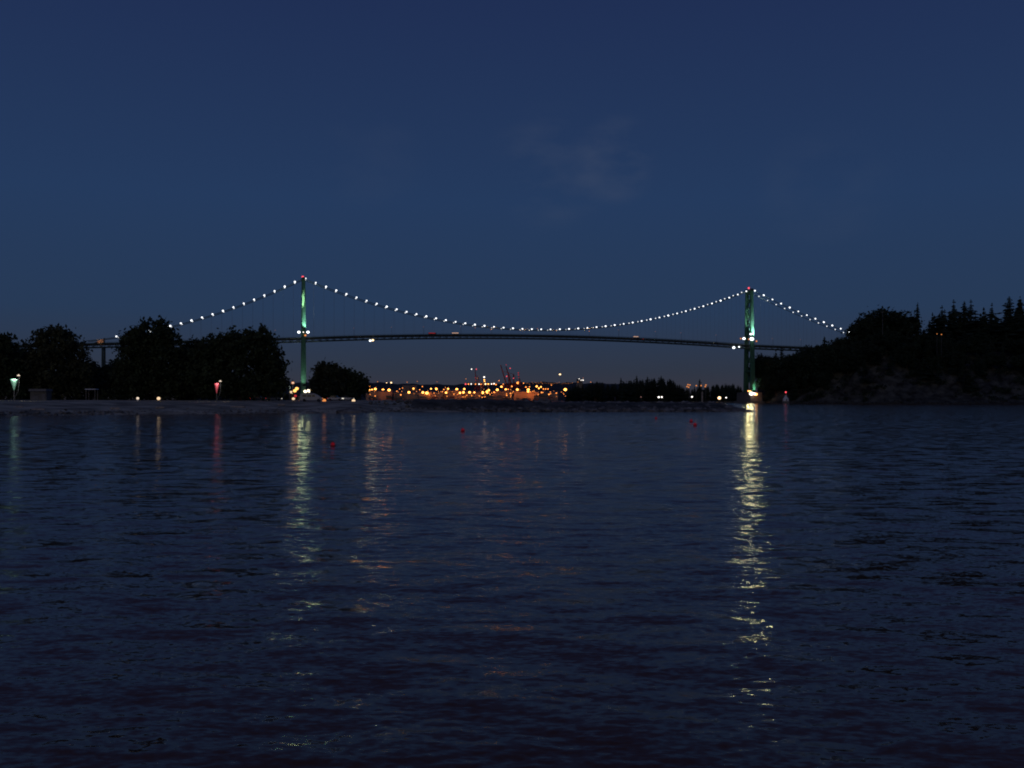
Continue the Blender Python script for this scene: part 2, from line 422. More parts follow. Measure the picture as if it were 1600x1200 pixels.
for ci, w in enumerate((0.0, BW)):
    ts = [-190+4*i for i in range(int((SPAN+190+180)/4)+1)]
    mb = MB().path([B(t, w, cable_z(t)) for t in ts], .30, 6)
    cable = mb.build('cable', dark_steel, bridge)
    rest = MB()
    idxs = [1.8+LSP*i for i in range(49)] + [-7.9-9.2*k for k in range(18)] + [SPAN+13.4+9.71*k for k in range(11)]
    for t in idxs:
        loc = B(t, w, cable_z(t)+.7)
        far_hidden = ci == 1 and (t < LSP*26)
        if far_hidden:
            rest.ball(loc, .55, 8); continue
        r_ = (random.uniform(.70,.92) if ci == 0 else .55)
        if pearl_me is None:
            o = pearl.build('cable_lamp', E_pearl, cable, loc, True); pearl_me = o.data; pearl_me.materials[0] = E_pearl
        else:
            o = link('cable_lamp', pearl_me, None, cable, loc)
        if ci == 1:
            o.material_slots[0].link = 'OBJECT'; o.material_slots[0].material = E_pearl_far
        rj = r_*random.uniform(.92, 1.08); o.scale = (rj, rj, rj*.92)
    if rest.v:
        o = rest.build('cable_lamp', E_pearl_far, cable); o['kind'] = 'stuff'
    # hangers
    hs = [LSP*i for i in range(1, 48)] + [-9.2*k for k in range(1, 15)] + [SPAN+9.7*k for k in range(1, 15)]
    rest = MB()
    for t in hs:
        if cable_z(t)-.2 < deck_z(t)+1.5: continue
        a, b = B(t, w, cable_z(t)), B(t, w, deck_z(t)+.3)
        if ci == 1 and t < SPAN*.5: rest.tube(a, b, .045, n=4, cap=False)
        else: MB().tube(a, b, .045, n=4, cap=False).build('suspender', pole_m, bridge)
    if rest.v: rest.build('suspender', pole_m, bridge)['kind'] = 'stuff'
# towers
def tower(t0, zb, lean):
    tw = empty('tower', (0,0,0), 0, bridge)
    def w_at(z):                                      # half separation of leg centres
        s = (z-zb)/(ZT-zb); return BW/2 + 2.4*(1-s)**1.1 - .5*s
    def lw(z): s = (z-zb)/(ZT-zb); return 4.9*(1-s)+3.3*s
    zs = [zb, zb+18, zb+38, 55, 64, 80, 96, ZT-1]
    for sg in (-1, 1):
        mb = MB(); vs, fs = [], []
        # cruciform section built from two crossing plates-of-box, one body with stepped profile
        for z in zs:
            a = lw(z)/2; b = a*.62; c = BW/2 + sg*w_at(z)
            prof = [(-a,-b), (-b,-b), (-b,-a), (b,-a), (b,-b), (a,-b), (a,b), (b,b), (b,a), (-b,a), (-b,b), (-a,b)]
            vs += [B(t0+p, c+q*.8, z) for p, q in prof]
        n = 12
        for i in range(len(zs)-1):
            for k in range(n): fs.append((i*n+k, i*n+(k+1) % n, (i+1)*n+(k+1) % n, (i+1)*n+k))
        fs += [tuple(range(n-1,-1,-1)), tuple(range((len(zs)-1)*n, len(zs)*n))]
        mb.add(vs, fs).build('leg', steel, tw)
    def x_brace(z0, z1, r_=.62):
        for sg in (-1, 1):
            m_ = MB().tube(B(t0, BW/2-sg*w_at(z0), z0), B(t0, BW/2+sg*w_at(z1), z1), r_, n=6)
            m_.build('cross_brace', steel, tw)
    def strut(z, h):
        MB().box(B(t0, BW/2, z), (2.6, 2*w_at(z), h), ANG).build('strut', steel, tw)
    for z0, z1 in ((zb+3, zb+21), (zb+23, 53.5), (66, 81), (83, 97), (99, ZT-5)): x_brace(z0, z1)
    for z, h in ((zb+22, 1.6), (55, 3), (82, 1.6), (98, 1.6), (ZT-2.4, 3.4)): strut(z, h)
    for w in (0, BW):
        MB().box(B(t0, w, ZT+.2), (4.2, 2.6, 2.2), ANG, .6).build('cable_saddle', dark_steel, tw)
    b_ = MB().tube(B(t0, BW/2, ZT-.8), B(t0, BW/2, ZT+2.6), .25, n=6); b_.build('beacon_mast', pole_m, tw)
    return tw
twL = tower(0, 6.5, 0); twR = tower(SPAN, 11.5, 0)
MB().ball(B(-.6, BW/2, ZT+2.0), 1.15, 8).build('beacon_lamp', E_red, twL, smooth=True)
MB().ball(B(SPAN-.6, BW/2, ZT+2.4), 1.0, 8).build('beacon_lamp', E_red, twR, smooth=True)
# concrete piers under the towers
mb = MB().box(B(0, BW/2, 3.2), (13, 30, 7), ANG, .92); mb.build('tower_pier', concrete, bridge)
mb = MB().box(B(SPAN, BW/2, 4.6), (13.5, 34, 13.4), ANG, .93); mb.box(B(SPAN, BW/2, .6), (16, 38, 3.0), ANG); mb.build('tower_pier', concrete, bridge)
# approach piers and the anchor block on the left
for t in (-176, -250, -310):
    mb = MB(); zt = deck_z(t)-3.3
    for w in (0, BW):
        mb.tube(B(t, w-.8 if w == 0 else w+.8, 2), B(t, w, zt), 1.15, .9, n=8)
    mb.tube(B(t, -.6, 20), B(t, BW+.4, zt-2), .4, n=6); mb.tube(B(t, BW+.6, 20), B(t, -.4, zt-2), .4, n=6); mb.tube(B(t, 0, zt-1), B(t, BW, zt-1), .7, n=6)
    mb.build('approach_pier', dark_steel, bridge)
mb = MB(); 
mb.add([B(-183, -.9, deck_z(-183)+.8), B(-174, -.9, deck_z(-174)+.8), B(-174, -.9, deck_z(-174)+5.0), B(-183, .9, deck_z(-183)+.8), B(-174, .9, deck_z(-174)+.8), B(-174, .9, deck_z(-174)+5.0)],
       [(0,1,2), (5,4,3), (0,3,4,1), (1,4,5,2), (2,5,3,0)])
mb.build('cable_housing', concrete, bridge)
lamp_light('sodium_wash', 'SPOT', B(-180, -9, deck_z(-180)+5), 2600, (1,.42,.18), bridge, B(-178, 0, deck_z(-178)+2.5), .3, 40)
# street lamps on the deck
def bridge_lamp(t, w, m, r_=.55, h=8.2, reach=2.0):
    o = MB(); z = deck_z(t)
    ins = reach if w < 1 else -reach
    o.path([B(t, w, z-.2), B(t, w, z+h-.6), B(t, w+ins*.4, z+h), B(t, w+ins, z+h)], [.14,.1,.08,.07], 5)
    p = o.build('street_lamp', pole_m, bridge)
    MB().ball(B(t, w+ins, z+h-.15), r_, 7, .5).build('lamp_head', m, p, smooth=True)
    return p
def t_of(px):
    k = (px-HX)/FPX; return (k*Ly-Lx)/(U.x-k*U.y)
for px in (430, 553, 612, 662, 720, 967, 1025, 1065, 1120, 1208, 1252): bridge_lamp(t_of(px), 0.0, E_pink, .42)
for px in (768, 819, 869, 921): bridge_lamp(t_of(px), -.3, E_sod, .30, 5.6, 1.0)
for px in (745, 843, 895): bridge_lamp(t_of(px), BW, E_sodd, .4, 7.5)
# floodlights at the towers (deck level and foot)
def flood(t, w, z, r_, m, parent, sz=.8):
    f = MB().box(B(t, w, z-.9), (.7, .7, 1.2), ANG, .7).build('floodlight', pole_m, parent)
    MB().ball(B(t, w, z), r_, 8, sz).build('flood_lens', m, f, smooth=True); return f
def zpx(px, py, w):
    t = t_of(px); p = B(t, w, 0); t += 0
    # find t so that the point at offset w projects on px
    for _ in range(6):
        p = B(t, w, 0); cur = HX + p.x/p.y*FPX; t += (px-cur)*p.y/FPX/U.x
    p = B(t, w, 0); return t, Zp(py, p.y)
for px, py, w, r_, m, tw in ((467,519,-2.2,1.35,E_flood,twL), (481.2,519,-2.2,1.35,E_flood,twL), (474,519,-3.4,.5,E_white,twL), (477,524,-3.2,1.1,E_sodd,twL),
                         (1162.5,529,-2.6,1.5,E_flood,twR), (1174.8,529.6,-4.4,2.1,E_flood,twR), (1173.2,522,-4,1.25,E_flood,twR), (1182,533,-3.6,.9,E_sodd,twR), (1157.5,529,-2,.8,E_sodd,twR), (1170,530,-4,.8,E_sodd,twR)):
    t, z = zpx(px, py, w); flood(t, w, z, r_, m, tw)
# navigation lamps slung under the deck
for px, py, r_, m in ((578.5,532.3,1.05,E_flood), (582.5,531.6,1.05,E_warm), (1146.5,543.2,1.35,E_flood), (1154.8,542,.8,E_flood)):
    t, z = zpx(px, py, -1.2); f = MB().tube(B(t, -1.2, z+.6), B(t, -.2, z+2.6), .15, n=5).build('navigation_lamp', pole_m, bridge)
    MB().ball(B(t, -1.2, z), r_, 8, .85).build('glow_globe', m, f, smooth=True)
# foot lamps of the right tower, standing on the pier
E_foot = emis('pier_flood_glow', (1,.93,.80), 2.2, 'AUTO')
E_footo = emis('pier_orange_glow', (1,.36,.10), 6, 'AUTO')
for px, py, r_, m, sz in ((1174.0,615,2.3,E_foot,.85), (1181.0,616,1.7,E_footo,.7), (1178.6,615.4,1.3,E_flood,.9), (1169.8,611,1.1,E_footo,.45), (1172.2,611,.9,E_footo,.45)):
    t, z = zpx(px, py, -13.4); flood(t, -13.4, z, r_, m, twR, sz)
E_footl = emis('left_pier_flood_glow', (1,.86,.62), 2.5, 'AUTO')
for px, py, r_, m in ((477,611.5,1.7,E_footl), (482,611,1.9,E_footl)):
    t, z = zpx(px, py, -11); flood(t, -11, z, r_, m, twL)
# added spots near the bridge lamps, aimed to lay streaks on the water
def streak_spot(px, py, w, tw, e, col, rad):
    t, z = zpx(px, py, w); p = B(t, w, z); lamp_light('bridge_spot', 'SPOT', p, e, col, tw, Vector((p.x*.1, 60, .5)), rad, 50, .8)
streak_spot(1174.0, 614.2, -15.5, twR, .18e4, (1,.90,.42), 2.1)
streak_spot(1168.5, 611, -15.5, twR, .26e4, (1,.86,.38), 1.2)
streak_spot(480.5, 609, -14, twL, .30e4, (.95,.93,.40), 2.4)
streak_spot(470.5, 606, -14, twL, .25e4, (.88,.95,.46), 2.4)
streak_spot(475.0, 596, -12, twL, .15e4, (.80,.95,.50), 2.6)
streak_spot(580.0, 532, -3.2, bridge, .8e3, (.9,.95,.5), 1.0)
streak_spot(1172.0, 529, -7.5, twR, .8e4, (1,.95,.45), 2.0)
# real light on the steel
def spot_on(tw, px, py, w, tpx, tpy, tw_w, e, col, ang=50):
    t, z = zpx(px, py, w); t2, z2 = zpx(tpx, tpy, tw_w)
    lamp_light('bridge_spot', 'SPOT', B(t, w, z), e, col, tw, B(t2, tw_w, z2), .4, ang)
spot_on(twL, 480.5, 517, -6.5, 477.5, 498, -2, 42000, (.80,1,.92), 70)
spot_on(twL, 479, 517, -8, 477, 480, -1, 16000, (.80,1,.92), 26)
spot_on(twL, 472, 519, -7, 474, 465, -.8, 1.9e6, (1,.90,.60), 4.5)
spot_on(twL, 481, 611, -12, 478, 590, -4, 62000, (.85,1,.85), 60)
spot_on(twL, 473, 612, -12, 473, 585, -5, 16000, (.85,1,.85), 50)
spot_on(twR, 1181.5, 530, -6.5, 1179.5, 513, -2, 150000, (.85,1,1), 56)
spot_on(twR, 1175, 529, -5, 1173.5, 500, 5, 75000, (.85,1,.92), 44)
spot_on(twR, 1165, 529, 1, 1172, 490, 8, 52000, (.85,1,.9), 40)
spot_on(twR, 1176, 611, -3, 1173.5, 598, 6, 14000, (1,.45,.14), 55)
spot_on(twR, 1180, 614, -13, 1180.6, 605, -4, 18000, (.6,1,.75), 40)
# vehicles crossing the deck
def car_proto():
    r_ = empty('car')
    b = MB(); prof = [(-2.2,.35), (-2.25,.8), (-1.5,.92), (1.2,.9), (2.2,.75), (2.25,.35)]
    vs = [(x, -.85, z) for x, z in prof]+[(x, .85, z) for x, z in prof]; n = len(prof)
    b.add(vs, [tuple(range(n)), tuple(range(2*n-1, n-1, -1))]+[(i, n+i, n+(i+1) % n, (i+1) % n) for i in range(n)])
    b.build('body', mat('car_paint', (.5,.5,.52), .3, .1, 2, .5), r_)
    c = MB(); pr = [(-1.6,.9), (-1.1,1.45), (.3,1.48), (1.15,.9)]
    vs = [(x, -.74, z) for x, z in pr]+[(x, .74, z) for x, z in pr]; n = 4
    c.add(vs, [tuple(range(n)), tuple(range(2*n-1, n-1, -1))]+[(i, n+i, n+(i+1) % n, (i+1) % n) for i in range(n)])
    c.build('cabin', glass, r_)
    w_me = None
    for x in (-1.35, 1.4):
        for y in (-.8, .8):
            MB().tube((x, y-.1, .33), (x, y+.1, .33), .33, n=12).build('wheel', blackr, r_)
    for y in (-.6, .6):
        MB().box((2.22, y, .66), (.12, .42, .24)).build('headlight', E_head, r_)
        MB().box((-2.24, y, .72), (.1, .4, .2)).build('taillight', E_tail, r_)
    return r_
car0 = car_proto()
used = [False]
def put_car(loc, rz, label, group, s=1.0):
    o = copy_tree(car0) if used[0] else car0
    used[0] = True
    o.location = loc; o.rotation_euler = (0,0,rz); o.scale = (s,s,s); tag(o, label, 'car', group); return o
CARS = [(1011,'car just right of the lit vehicle right of mid span on the bridge deck'),
        (452,'car on the bridge deck just left of the left tower'), (560,'car on the bridge deck just right of the left tower'),
        (1120,'car on the bridge deck nearing the right tower')]
for i, (px, lb) in enumerate(CARS):
    t = t_of(px); put_car(B(t, 2.2 if i % 2 else 5.2, deck_z(t)-.44), ANG+(math.pi if i % 2 else 0), lb, 'cars crossing the bridge deck')
E_streak = emis('traffic_streak_glow', (1,.60,.42), .9, 'AUTO')
def streak_vehicle(px, label, lit, ln=8.0):  # made-up vehicles whose lit strips stand for streaks of moving traffic
    t = t_of(px); o = thing('streak_vehicle', label, 'streak_vehicle', B(t, 2.2, deck_z(t)-.44), ANG, 'made-up vehicles standing for traffic streaks')
    MB().box((0,0,1.65), (ln, 2.4, 2.5), 0, .97).build('body', white_p if lit is E_streak else dark_steel, o)
    n = int(ln/1.3)
    for sy in (-1, 1):
        for k in range(n): MB().box((-ln/2+.65+k*1.3, sy*1.2, 2.3), (1.0, .08, .5)).build('window' if lit is E_streak else 'streak_light', lit, o)
    for x in (-ln*.32, ln*.32):
        for sy in (-1, 1): MB().tube((x, sy*1.0-.14, .45), (x, sy*1.0+.14, .45), .45, n=12).build('wheel', blackr, o)
    for sy in (-.8, .8): MB().box((-ln/2-.05, sy, 1.0), (.1,.35,.25)).build('taillight', E_tail, o); MB().box((ln/2+.05, sy, .9), (.1,.35,.25)).build('headlight', E_head, o)
streak_vehicle(676, 'made-up red-lit vehicle standing for a traffic streak on the deck left of mid span', E_reddim, 7.5)
streak_vehicle(712, 'made-up lit vehicle standing for a traffic streak right of the red-lit one', E_streak, 7.0)
streak_vehicle(995, 'made-up lit vehicle standing for a traffic streak right of mid span', E_streak, 6.4)
# sodium lamps at mid span light the lowest stretch of the cable beside them
for px in (765, 776, 816, 824, 867, 918, 925):
    t = t_of(px); lamp_light('sodium_beam', 'SPOT', B(t, -2.6, deck_z(t)+3.2), 5200, (1,.38,.16), bridge, B(t, 0, cable_z(t)), .15, 95)

# ------------------------------------------------------------------ trees
def leaf_mesh(name, lobes, n, size, seed, m, twig=0.0):
    g = np.random.default_rng(seed)
    L = np.array(lobes, float); vol = (L[:,3]*L[:,4]*L[:,5])**.75; pr = vol/vol.sum()
    # clumps inside lobes, leaves inside clumps
    nc = max(40, n//26)
    li = g.choice(len(L), nc, p=pr); d = g.normal(size=(nc,3)); d /= np.linalg.norm(d, axis=1)[:,None]
    rad = g.uniform(.35, 1.06, nc)**.55
    cc = L[li,:3] + d*rad[:,None]*L[li,3:6]
    csz = g.uniform(.55, 1.35, nc)*size*2.3
    ci = g.integers(0, nc, n)
    p = cc[ci] + g.normal(size=(n,3))*csz[ci][:,None]*np.array([.62,.62,.5])
    a = g.normal(size=(n,3)); a /= np.linalg.norm(a, axis=1)[:,None]
    b = g.normal(size=(n,3)); b -= (b*a).sum(1)[:,None]*a; b /= np.linalg.norm(b, axis=1)[:,None]
    s = g.uniform(.5, 1.25, n)[:,None]*size
    q = np.stack([p-a*s, p-b*s*.55, p+a*s, p+b*s*.55], 1).reshape(-1,3)
    me = bpy.data.meshes.new(name)
    me.vertices.add(len(q)); me.vertices.foreach_set('co', q.astype(np.float32).ravel())
    me.loops.add(n*4); me.loops.foreach_set('vertex_index', np.arange(n*4, dtype=np.int32))
    me.polygons.add(n); me.polygons.foreach_set('loop_start', (np.arange(n)*4).astype(np.int32)); me.update(calc_edges=True)
    me.materials.append(m)
    return me
def trunk_mb(lobes, h, r):
    mb = MB(); top = h*.7
    mb.path([(0,0,-.6), (0,0,.4), (.03*h*.3,0,h*.22), (.02*h,.01*h,h*.45), (0,0,top)], [r*1.5, r*1.05, r*.85, r*.6, r*.25], 8)
    for (x, y, z, a, b, c) in lobes:
        z0 = max(h*.15, z*.55); mb.path([(0,0,z0), (x*.45, y*.45, z0+(z-z0)*.6), (x*.9, y*.9, z+c*.2)], [r*.42, r*.25, r*.08], 5)
    return mb
def broadleaf(name, x, y, zb, lobes, n, size, seed, label, m=leafm, cat='tree', group='broad trees behind the beach', r=.5):
    h = max(l[2]+l[5] for l in lobes)
    t = thing(name, label, cat, (x, y, zb), 0, group)
    trunk_mb(lobes, h, r).build('trunk', bark, t)
    link('crown', leaf_mesh('crown', lobes, n, size, seed, m), None, t)
    return t
def px_lobes(cx, y, zb, spec):
    """lobes given as (px, py centre, half width, half height) in the tree's own plane -> metres about the tree foot"""
    out = []
    k = y/FPX
    for i, (px, py, hw, hh) in enumerate(spec):
        out.append(((px-cx)*k, random.uniform(-.35,.35)*hw*k, Zp(py, y)-zb, hw*k, hw*k*.9, hh*k))
    return out
TREES = [
 ('round_tree', 4, 300, [(-14,560,34,40), (2,545,20,30), (6,580,26,38), (-20,600,30,22), (12,606,22,16)], 9000, 'dark round tree at the left edge of the beach, behind the green lantern'),
 ('round_tree', 88, 310, [(86,534,32,22), (62,556,26,30), (112,560,26,32), (88,575,46,34), (60,592,34,26), (118,596,30,22), (80,600,44,18)], 15000, 'dark domed tree behind the small kiosk, its top clear of the bridge deck'),
 ('round_tree', 245, 300, [(240,522,34,20), (257,508,13,10), (215,545,28,30), (206,532,13,16), (201,534,10,17), (199,525,9,10), (268,548,22,30), (240,565,50,36), (212,590,36,28), (270,592,34,28), (240,602,52,18), (284,572,10,10)], 17000, 'tall dark tree with a small topknot, hiding the foot of the lit cable'),
 ('broad_tree', 375, 290, [(345,550,40,26), (392,545,40,26), (420,560,24,30), (330,575,34,34), (375,585,66,34), (425,592,22,24), (345,602,44,16), (405,604,40,14), (438,575,8,8), (440,592,9,8), (366,528,18,10), (408,524,14,10), (386,528,10,14), (416,520,6,8), (324,532,8,10), (372,522,5,8)], 20000, 'wide bushy tree with ragged top twigs left of the left bridge tower'),
 ('round_tree', 513, 330, [(512,580,17,16), (505,595,16,20), (524,592,16,18), (512,606,24,14)], 6500, 'small peaked tree just right of the left bridge tower'),
 ('round_tree', 548, 335, [(540,592,14,13), (556,598,14,14), (546,607,25,12), (566,604,6,10)], 5500, 'low tree sloping down to the lights of the port'),
 ('round_tree', 300, 315, [(300,556,22,20), (300,580,30,30), (296,604,34,18)], 7000, 'dark tree filling the gap between the topknot tree and the wide bushy tree'),
 ('round_tree', 152, 330, [(150,584,22,18), (160,600,36,20), (140,606,30,14)], 6000, 'low dark tree under the bridge approach between two taller trees'),
 ('round_tree', 186, 340, [(186,580,16,16), (190,598,26,22)], 5000, 'low dark tree in front of the approach pier'),
 ('round_tree', 36, 335, [(34,568,18,24), (36,596,28,26)], 5500, 'dark tree between the left edge tree and the domed tree'),
 ('round_tree', -60, 300, [(-60,560,50,44), (-50,600,50,20)], 7000, 'large dark tree just beyond the left edge of the picture'),
]
for i, (nm, cx, y, spec, n, lb) in enumerate(TREES):
    zb = 2.7
    broadleaf(nm, X(cx, y), y, zb, px_lobes(cx, y, zb, spec), n, .62, 100+i, lb, leafm2 if i % 3 == 1 else leafm)
# undergrowth under the trees (one continuous dark mass)
lob = []
for px in range(-60, 560, 16):
    if 452 < px < 494: continue
    y = 320+random.uniform(-12, 30); w = random.uniform(10, 15)*y/FPX
    hpx = random.uniform(612, 619)
    lob.append((X(px, y), y, 2.6+(Zp(hpx, y)-2.6)*.5, w, w*.7, (Zp(hpx, y)-2.6)*.55+.3))
me = leaf_mesh('undergrowth', lob, 15000, .4, 77, leafm); o = link('undergrowth', me, None); o['kind'] = 'stuff'; tag(o, 'dark undergrowth at the foot of the beach trees', 'undergrowth')

def conifer_mesh(seed, h, w, m=needle, ragged=.35, n_lv=34, bare=.08):
    g = random.Random(seed); vs, fs = [], []; ph0 = g.uniform(0,6)
    for i in range(n_lv):
        s = i/(n_lv-1); z = h*(bare+(1-bare)*s)
        r = w*(1-s)**.72*(1+g.uniform(-ragged, ragged))+.12
        if g.random() < ragged*.3: continue
        nb = g.randint(5,9) if s < .7 else g.randint(3,6); ph = ph0+s*2; a0 = g.uniform(0, 6.28)
        for k in range(nb):
            a = a0+k*6.283/nb+g.uniform(-.3,.3); rr_ = r*g.uniform(.45, 1.2)*(1+.38*math.sin(a-ph)); dz = -rr_*g.uniform(.15,.5); wd = .38*rr_+.28
            c, q = math.cos(a), math.sin(a)
            for f0, f1 in ((0,.55), (.4,1.0)):
                p0 = Vector((c*rr_*f0, q*rr_*f0, z+dz*f0)); p1 = Vector((c*rr_*f1, q*rr_*f1, z+dz*f1)); sd = Vector((-q, c, 0))*wd*(1.1-f0)
                o = len(vs); vs += [p0-sd*.5, (p0+p1)/2-sd+Vector((0,0,-.35)), p1, (p0+p1)/2+sd+Vector((0,0,-.35)), p0+sd*.5, (p0+p1)/2+Vector((0,0,.45))]
                fs += [(o, o+1, o+5), (o+1, o+2, o+5), (o+2, o+3, o+5), (o+3, o+4, o+5), (o, o+5, o+4)]
    me = bpy.data.meshes.new('crown'); me.from_pydata([tuple(v) for v in vs], [], fs); me.update(); me.materials.append(m)
    tm = MB().path([(0,0,-3), (0,0,h*.3), (0,0,h*.97)], [h*.018+.1, h*.012+.06, .06], 6)
    tme = bpy.data.meshes.new('trunk'); tme.from_pydata(tm.v, [], tm.f); tme.update(); tme.materials.append(bark)
    return me, tme, h
CON = [conifer_mesh(1, 26, 4.2), conifer_mesh(2, 30, 4.6, ragged=.5), conifer_mesh(3, 22, 4.0), conifer_mesh(4, 28, 3.4, ragged=.55, bare=.25), conifer_mesh(5, 24, 5.0, ragged=.6, n_lv=26)]
def broad_proto(seed, h, w):
    g = random.Random(seed); lb = [(0,0,h*.62, w*.8, w*.8, h*.34)]
    for k in range(6):
        a = k*1.05+g.uniform(-.3,.3); lb.append((math.cos(a)*w*.55, math.sin(a)*w*.55, h*g.uniform(.45,.75), w*.5, w*.5, h*.2))
    me = leaf_mesh('crown', lb, 3200, .75, seed, needle); tm = trunk_mb(lb, h, .4)
    tme = bpy.data.meshes.new('trunk'); tme.from_pydata(tm.v, [], tm.f); tme.update(); tme.materials.append(bark); return me, tme, h
BRO = [broad_proto(21, 18, 9), broad_proto(22, 16, 8), broad_proto(23, 20, 9)]
def plant(name, proto, loc, hgt, label, group, wide=1.0):
    me, tme, h = proto; s = hgt/h
    t = thing(name, label, 'tree', loc, random.uniform(0, 6.28), group); t.scale = (s*wide, s*wide, s)
    link('crown', me, None, t); link('trunk', tme, None, t); return t

# ------------------------------------------------------------------ right headland
SKY = [(1183,560), (1195,551), (1203,549), (1212,560), (1225,553), (1241,551), (1262,546), (1275,541), (1290,534), (1305,528), (1318,522), (1329,523), (1337,506), (1350,498), (1375,487), (1400,489), (1420,494), (1430,500), (1450,502), (1480,494), (1510,488), (1550,492), (1600,490), (1800,470), (2300,450)]
def ridge_y(px): return interp(px, [(1185,1115), (1250,1090), (1290,1060), (1320,1075), (1420,1110), (1700,1160), (2300,1200)])
def foot_y(px): return interp(px, [(1180,1072), (1215,1010), (1260,975), (1400,940), (1600,915), (2300,880)])
def ground_at(px, f):
    """f 0 at the shore .. 1 at the ridge"""
    ry, fy = ridge_y(px), foot_y(px); y = fy+(ry-fy)*f
    top = Zp(interp(px, SKY), ry)*.70-6
    g = interp(f, [(0,0), (.04,.01), (.12,.12), (.3,.42), (.6,.78), (1,1)])
    z = max(0, top)*g + (2.2*n2(px*.8, f*100, .06, 3)+1.5*n2(px*1.3, f*160, .21, 8)+.8*n2(px*2.1, f*260, .47, 5))*min(1, f*5) + .9*min(1, f*25)
    return y, z
rows = []
for f in [-.03, 0, .015, .03]+[.05+.0245*i for i in range(39)]+[1.0, 1.3, 1.9]:
    row = []
    for k in range(240):
        px = 1183+(2300-1183)*(k/239)**1.25
        y, z = ground_at(px, min(1, max(0, f)))
        if f > 1: y += (f-1)*220; z *= max(.3, 1-(f-1)*.6)
        if f < 0: y -= 6; z = -2
        row.append((X(px, y), y, z))
    rows.append(row)
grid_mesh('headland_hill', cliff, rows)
lbl_c = 'dark conifer in the dense wood covering the right headland'
lbl_b = 'dark rounded tree in the dense wood covering the right headland'
cnt = 0
for k in range(215):
    px = 1195+(1690-1195)*random.random()
    f = random.random()**.75
    if f < .10: continue
    if 1285 < px < 1490 and f < (.42 if px < 1410 else .26) and random.random() < .62: continue      # the bare rock face
    y, z = ground_at(px, f); top = Zp(interp(px, SKY)+ (5 if px > 1200 else 8), y)
    mx = top-z
    if mx < 5: continue
    br = random.random() < (.6 if px < 1400 else .3)
    hgt = min(mx, random.uniform(14, 22) if br else random.uniform(17, 28))
    if br: plant('broadleaf_tree', random.choice(BRO), (X(px, y), y, z-1), hgt, lbl_b, 'trees of the right headland', random.uniform(1.1, 1.5))
    else: plant('conifer', random.choice(CON), (X(px, y), y, z-1), hgt, lbl_c, 'trees of the right headland', random.uniform(1.3, 2.0))
# trees that stand out on the skyline
OUT = [(1434,473,1090,1,1.0,'slim pointed conifer rising alone above the headland skyline'), (1490,469,1105,4,1.5,'ragged flat-topped conifer right of the slim pointed one'),
       (1507,471,1110,1,1.5,'pointed conifer standing against a neighbour on the skyline right of the slim lone one'), (1517,469,1112,4,1.6,'blunt conifer in the middle of the right skyline group'),
       (1550,474,1115,4,1.4,'broad conifer left of the two tallest at the right edge'), (1577,464,1120,1,1.9,'tallest broad conifer near the right edge of the headland'),
       (1594,464,1122,0,1.7,'tall conifer cut by the right edge of the picture'), (1457,489,1100,2,1.0,'short conifer in the dip of the skyline right of the lone slim one'),
       (1472,478,1102,4,1.5,'thin half-bare conifer on the skyline before the ragged group'), (1537,481,1110,2,1.5,'squat conifer between the skyline groups'),
       (1212,546,1062,4,1.3,'ragged conifer against the sky just right of the right tower, below the deck'), (1221,541,1066,3,1.5,'thin conifer whose top crosses the bridge deck'),
       (1200,560,1066,2,1.4,'lowest conifer beside the right bridge tower'), (1288,526,1066,1,1.6,'conifer at the end of the visible bridge deck')]
for px in range(1452, 1690, 8):
    if 1557 < px < 1564: continue
    y = 1095+random.uniform(-20, 10); f = min(1, (y-foot_y(px))/(ridge_y(px)-foot_y(px))); yy, z = ground_at(px, f)
    top = Zp(interp(px, [(1450,499), (1470,492), (1500,486), (1520,486), (1545,490), (1560,497), (1575,488), (1690,484)])+random.gauss(0,2.5), yy)
    plant('conifer', random.choice(CON), (X(px, yy), yy, z-1), top-z+1, lbl_c, 'trees of the right headland', random.uniform(1.6, 2.4))
for px in range(1184, 1296, 4):
    y = foot_y(px)+(ridge_y(px)-foot_y(px))*random.uniform(.3,.95); f = (y-foot_y(px))/(ridge_y(px)-foot_y(px)+1e-6); yy, z = ground_at(px, f)
    top = Zp(interp(px, SKY)+abs(random.gauss(0,5))+1, yy)
    if top-z > 4: plant('broadleaf_tree', random.choice(BRO), (X(px, yy), yy, z-1), top-z+1, lbl_b, 'trees of the right headland', random.uniform(.9, 1.3))
for px, py, y, k, wd, lb in OUT:
    f = (y-foot_y(px))/(ridge_y(px)-foot_y(px)); f = min(1, max(.2, f)); yy, z = ground_at(px, f); yy = min(yy, y)
    plant('conifer', CON[k], (X(px, yy), yy, z-1), Zp(py, yy)-z+1, lb, 'skyline trees of the headland', wd)
for px, py, lb, wd in ((1385,483,'rounded tree crown on the headland top left of the slim conifer',1.3), (1362,488,'rounded tree at the left shoulder of the headland top',1.2), (1408,486,'rounded tree hugging the left side of the slim conifer',1.2),
                   (1343,501,'spreading tree beside the last cable lamp',.9), (1262,542,'rounded tree where the bridge deck disappears',1.0), (1308,527,'rounded tree below the last cable lamps',.9)):
    y = ridge_y(px)-8; yy, z = ground_at(px, .9)
    plant('broadleaf_tree', random.choice(BRO), (X(px, yy), yy, z-1), Zp(py, yy)-z+1, lb, 'skyline trees of the headland', wd)
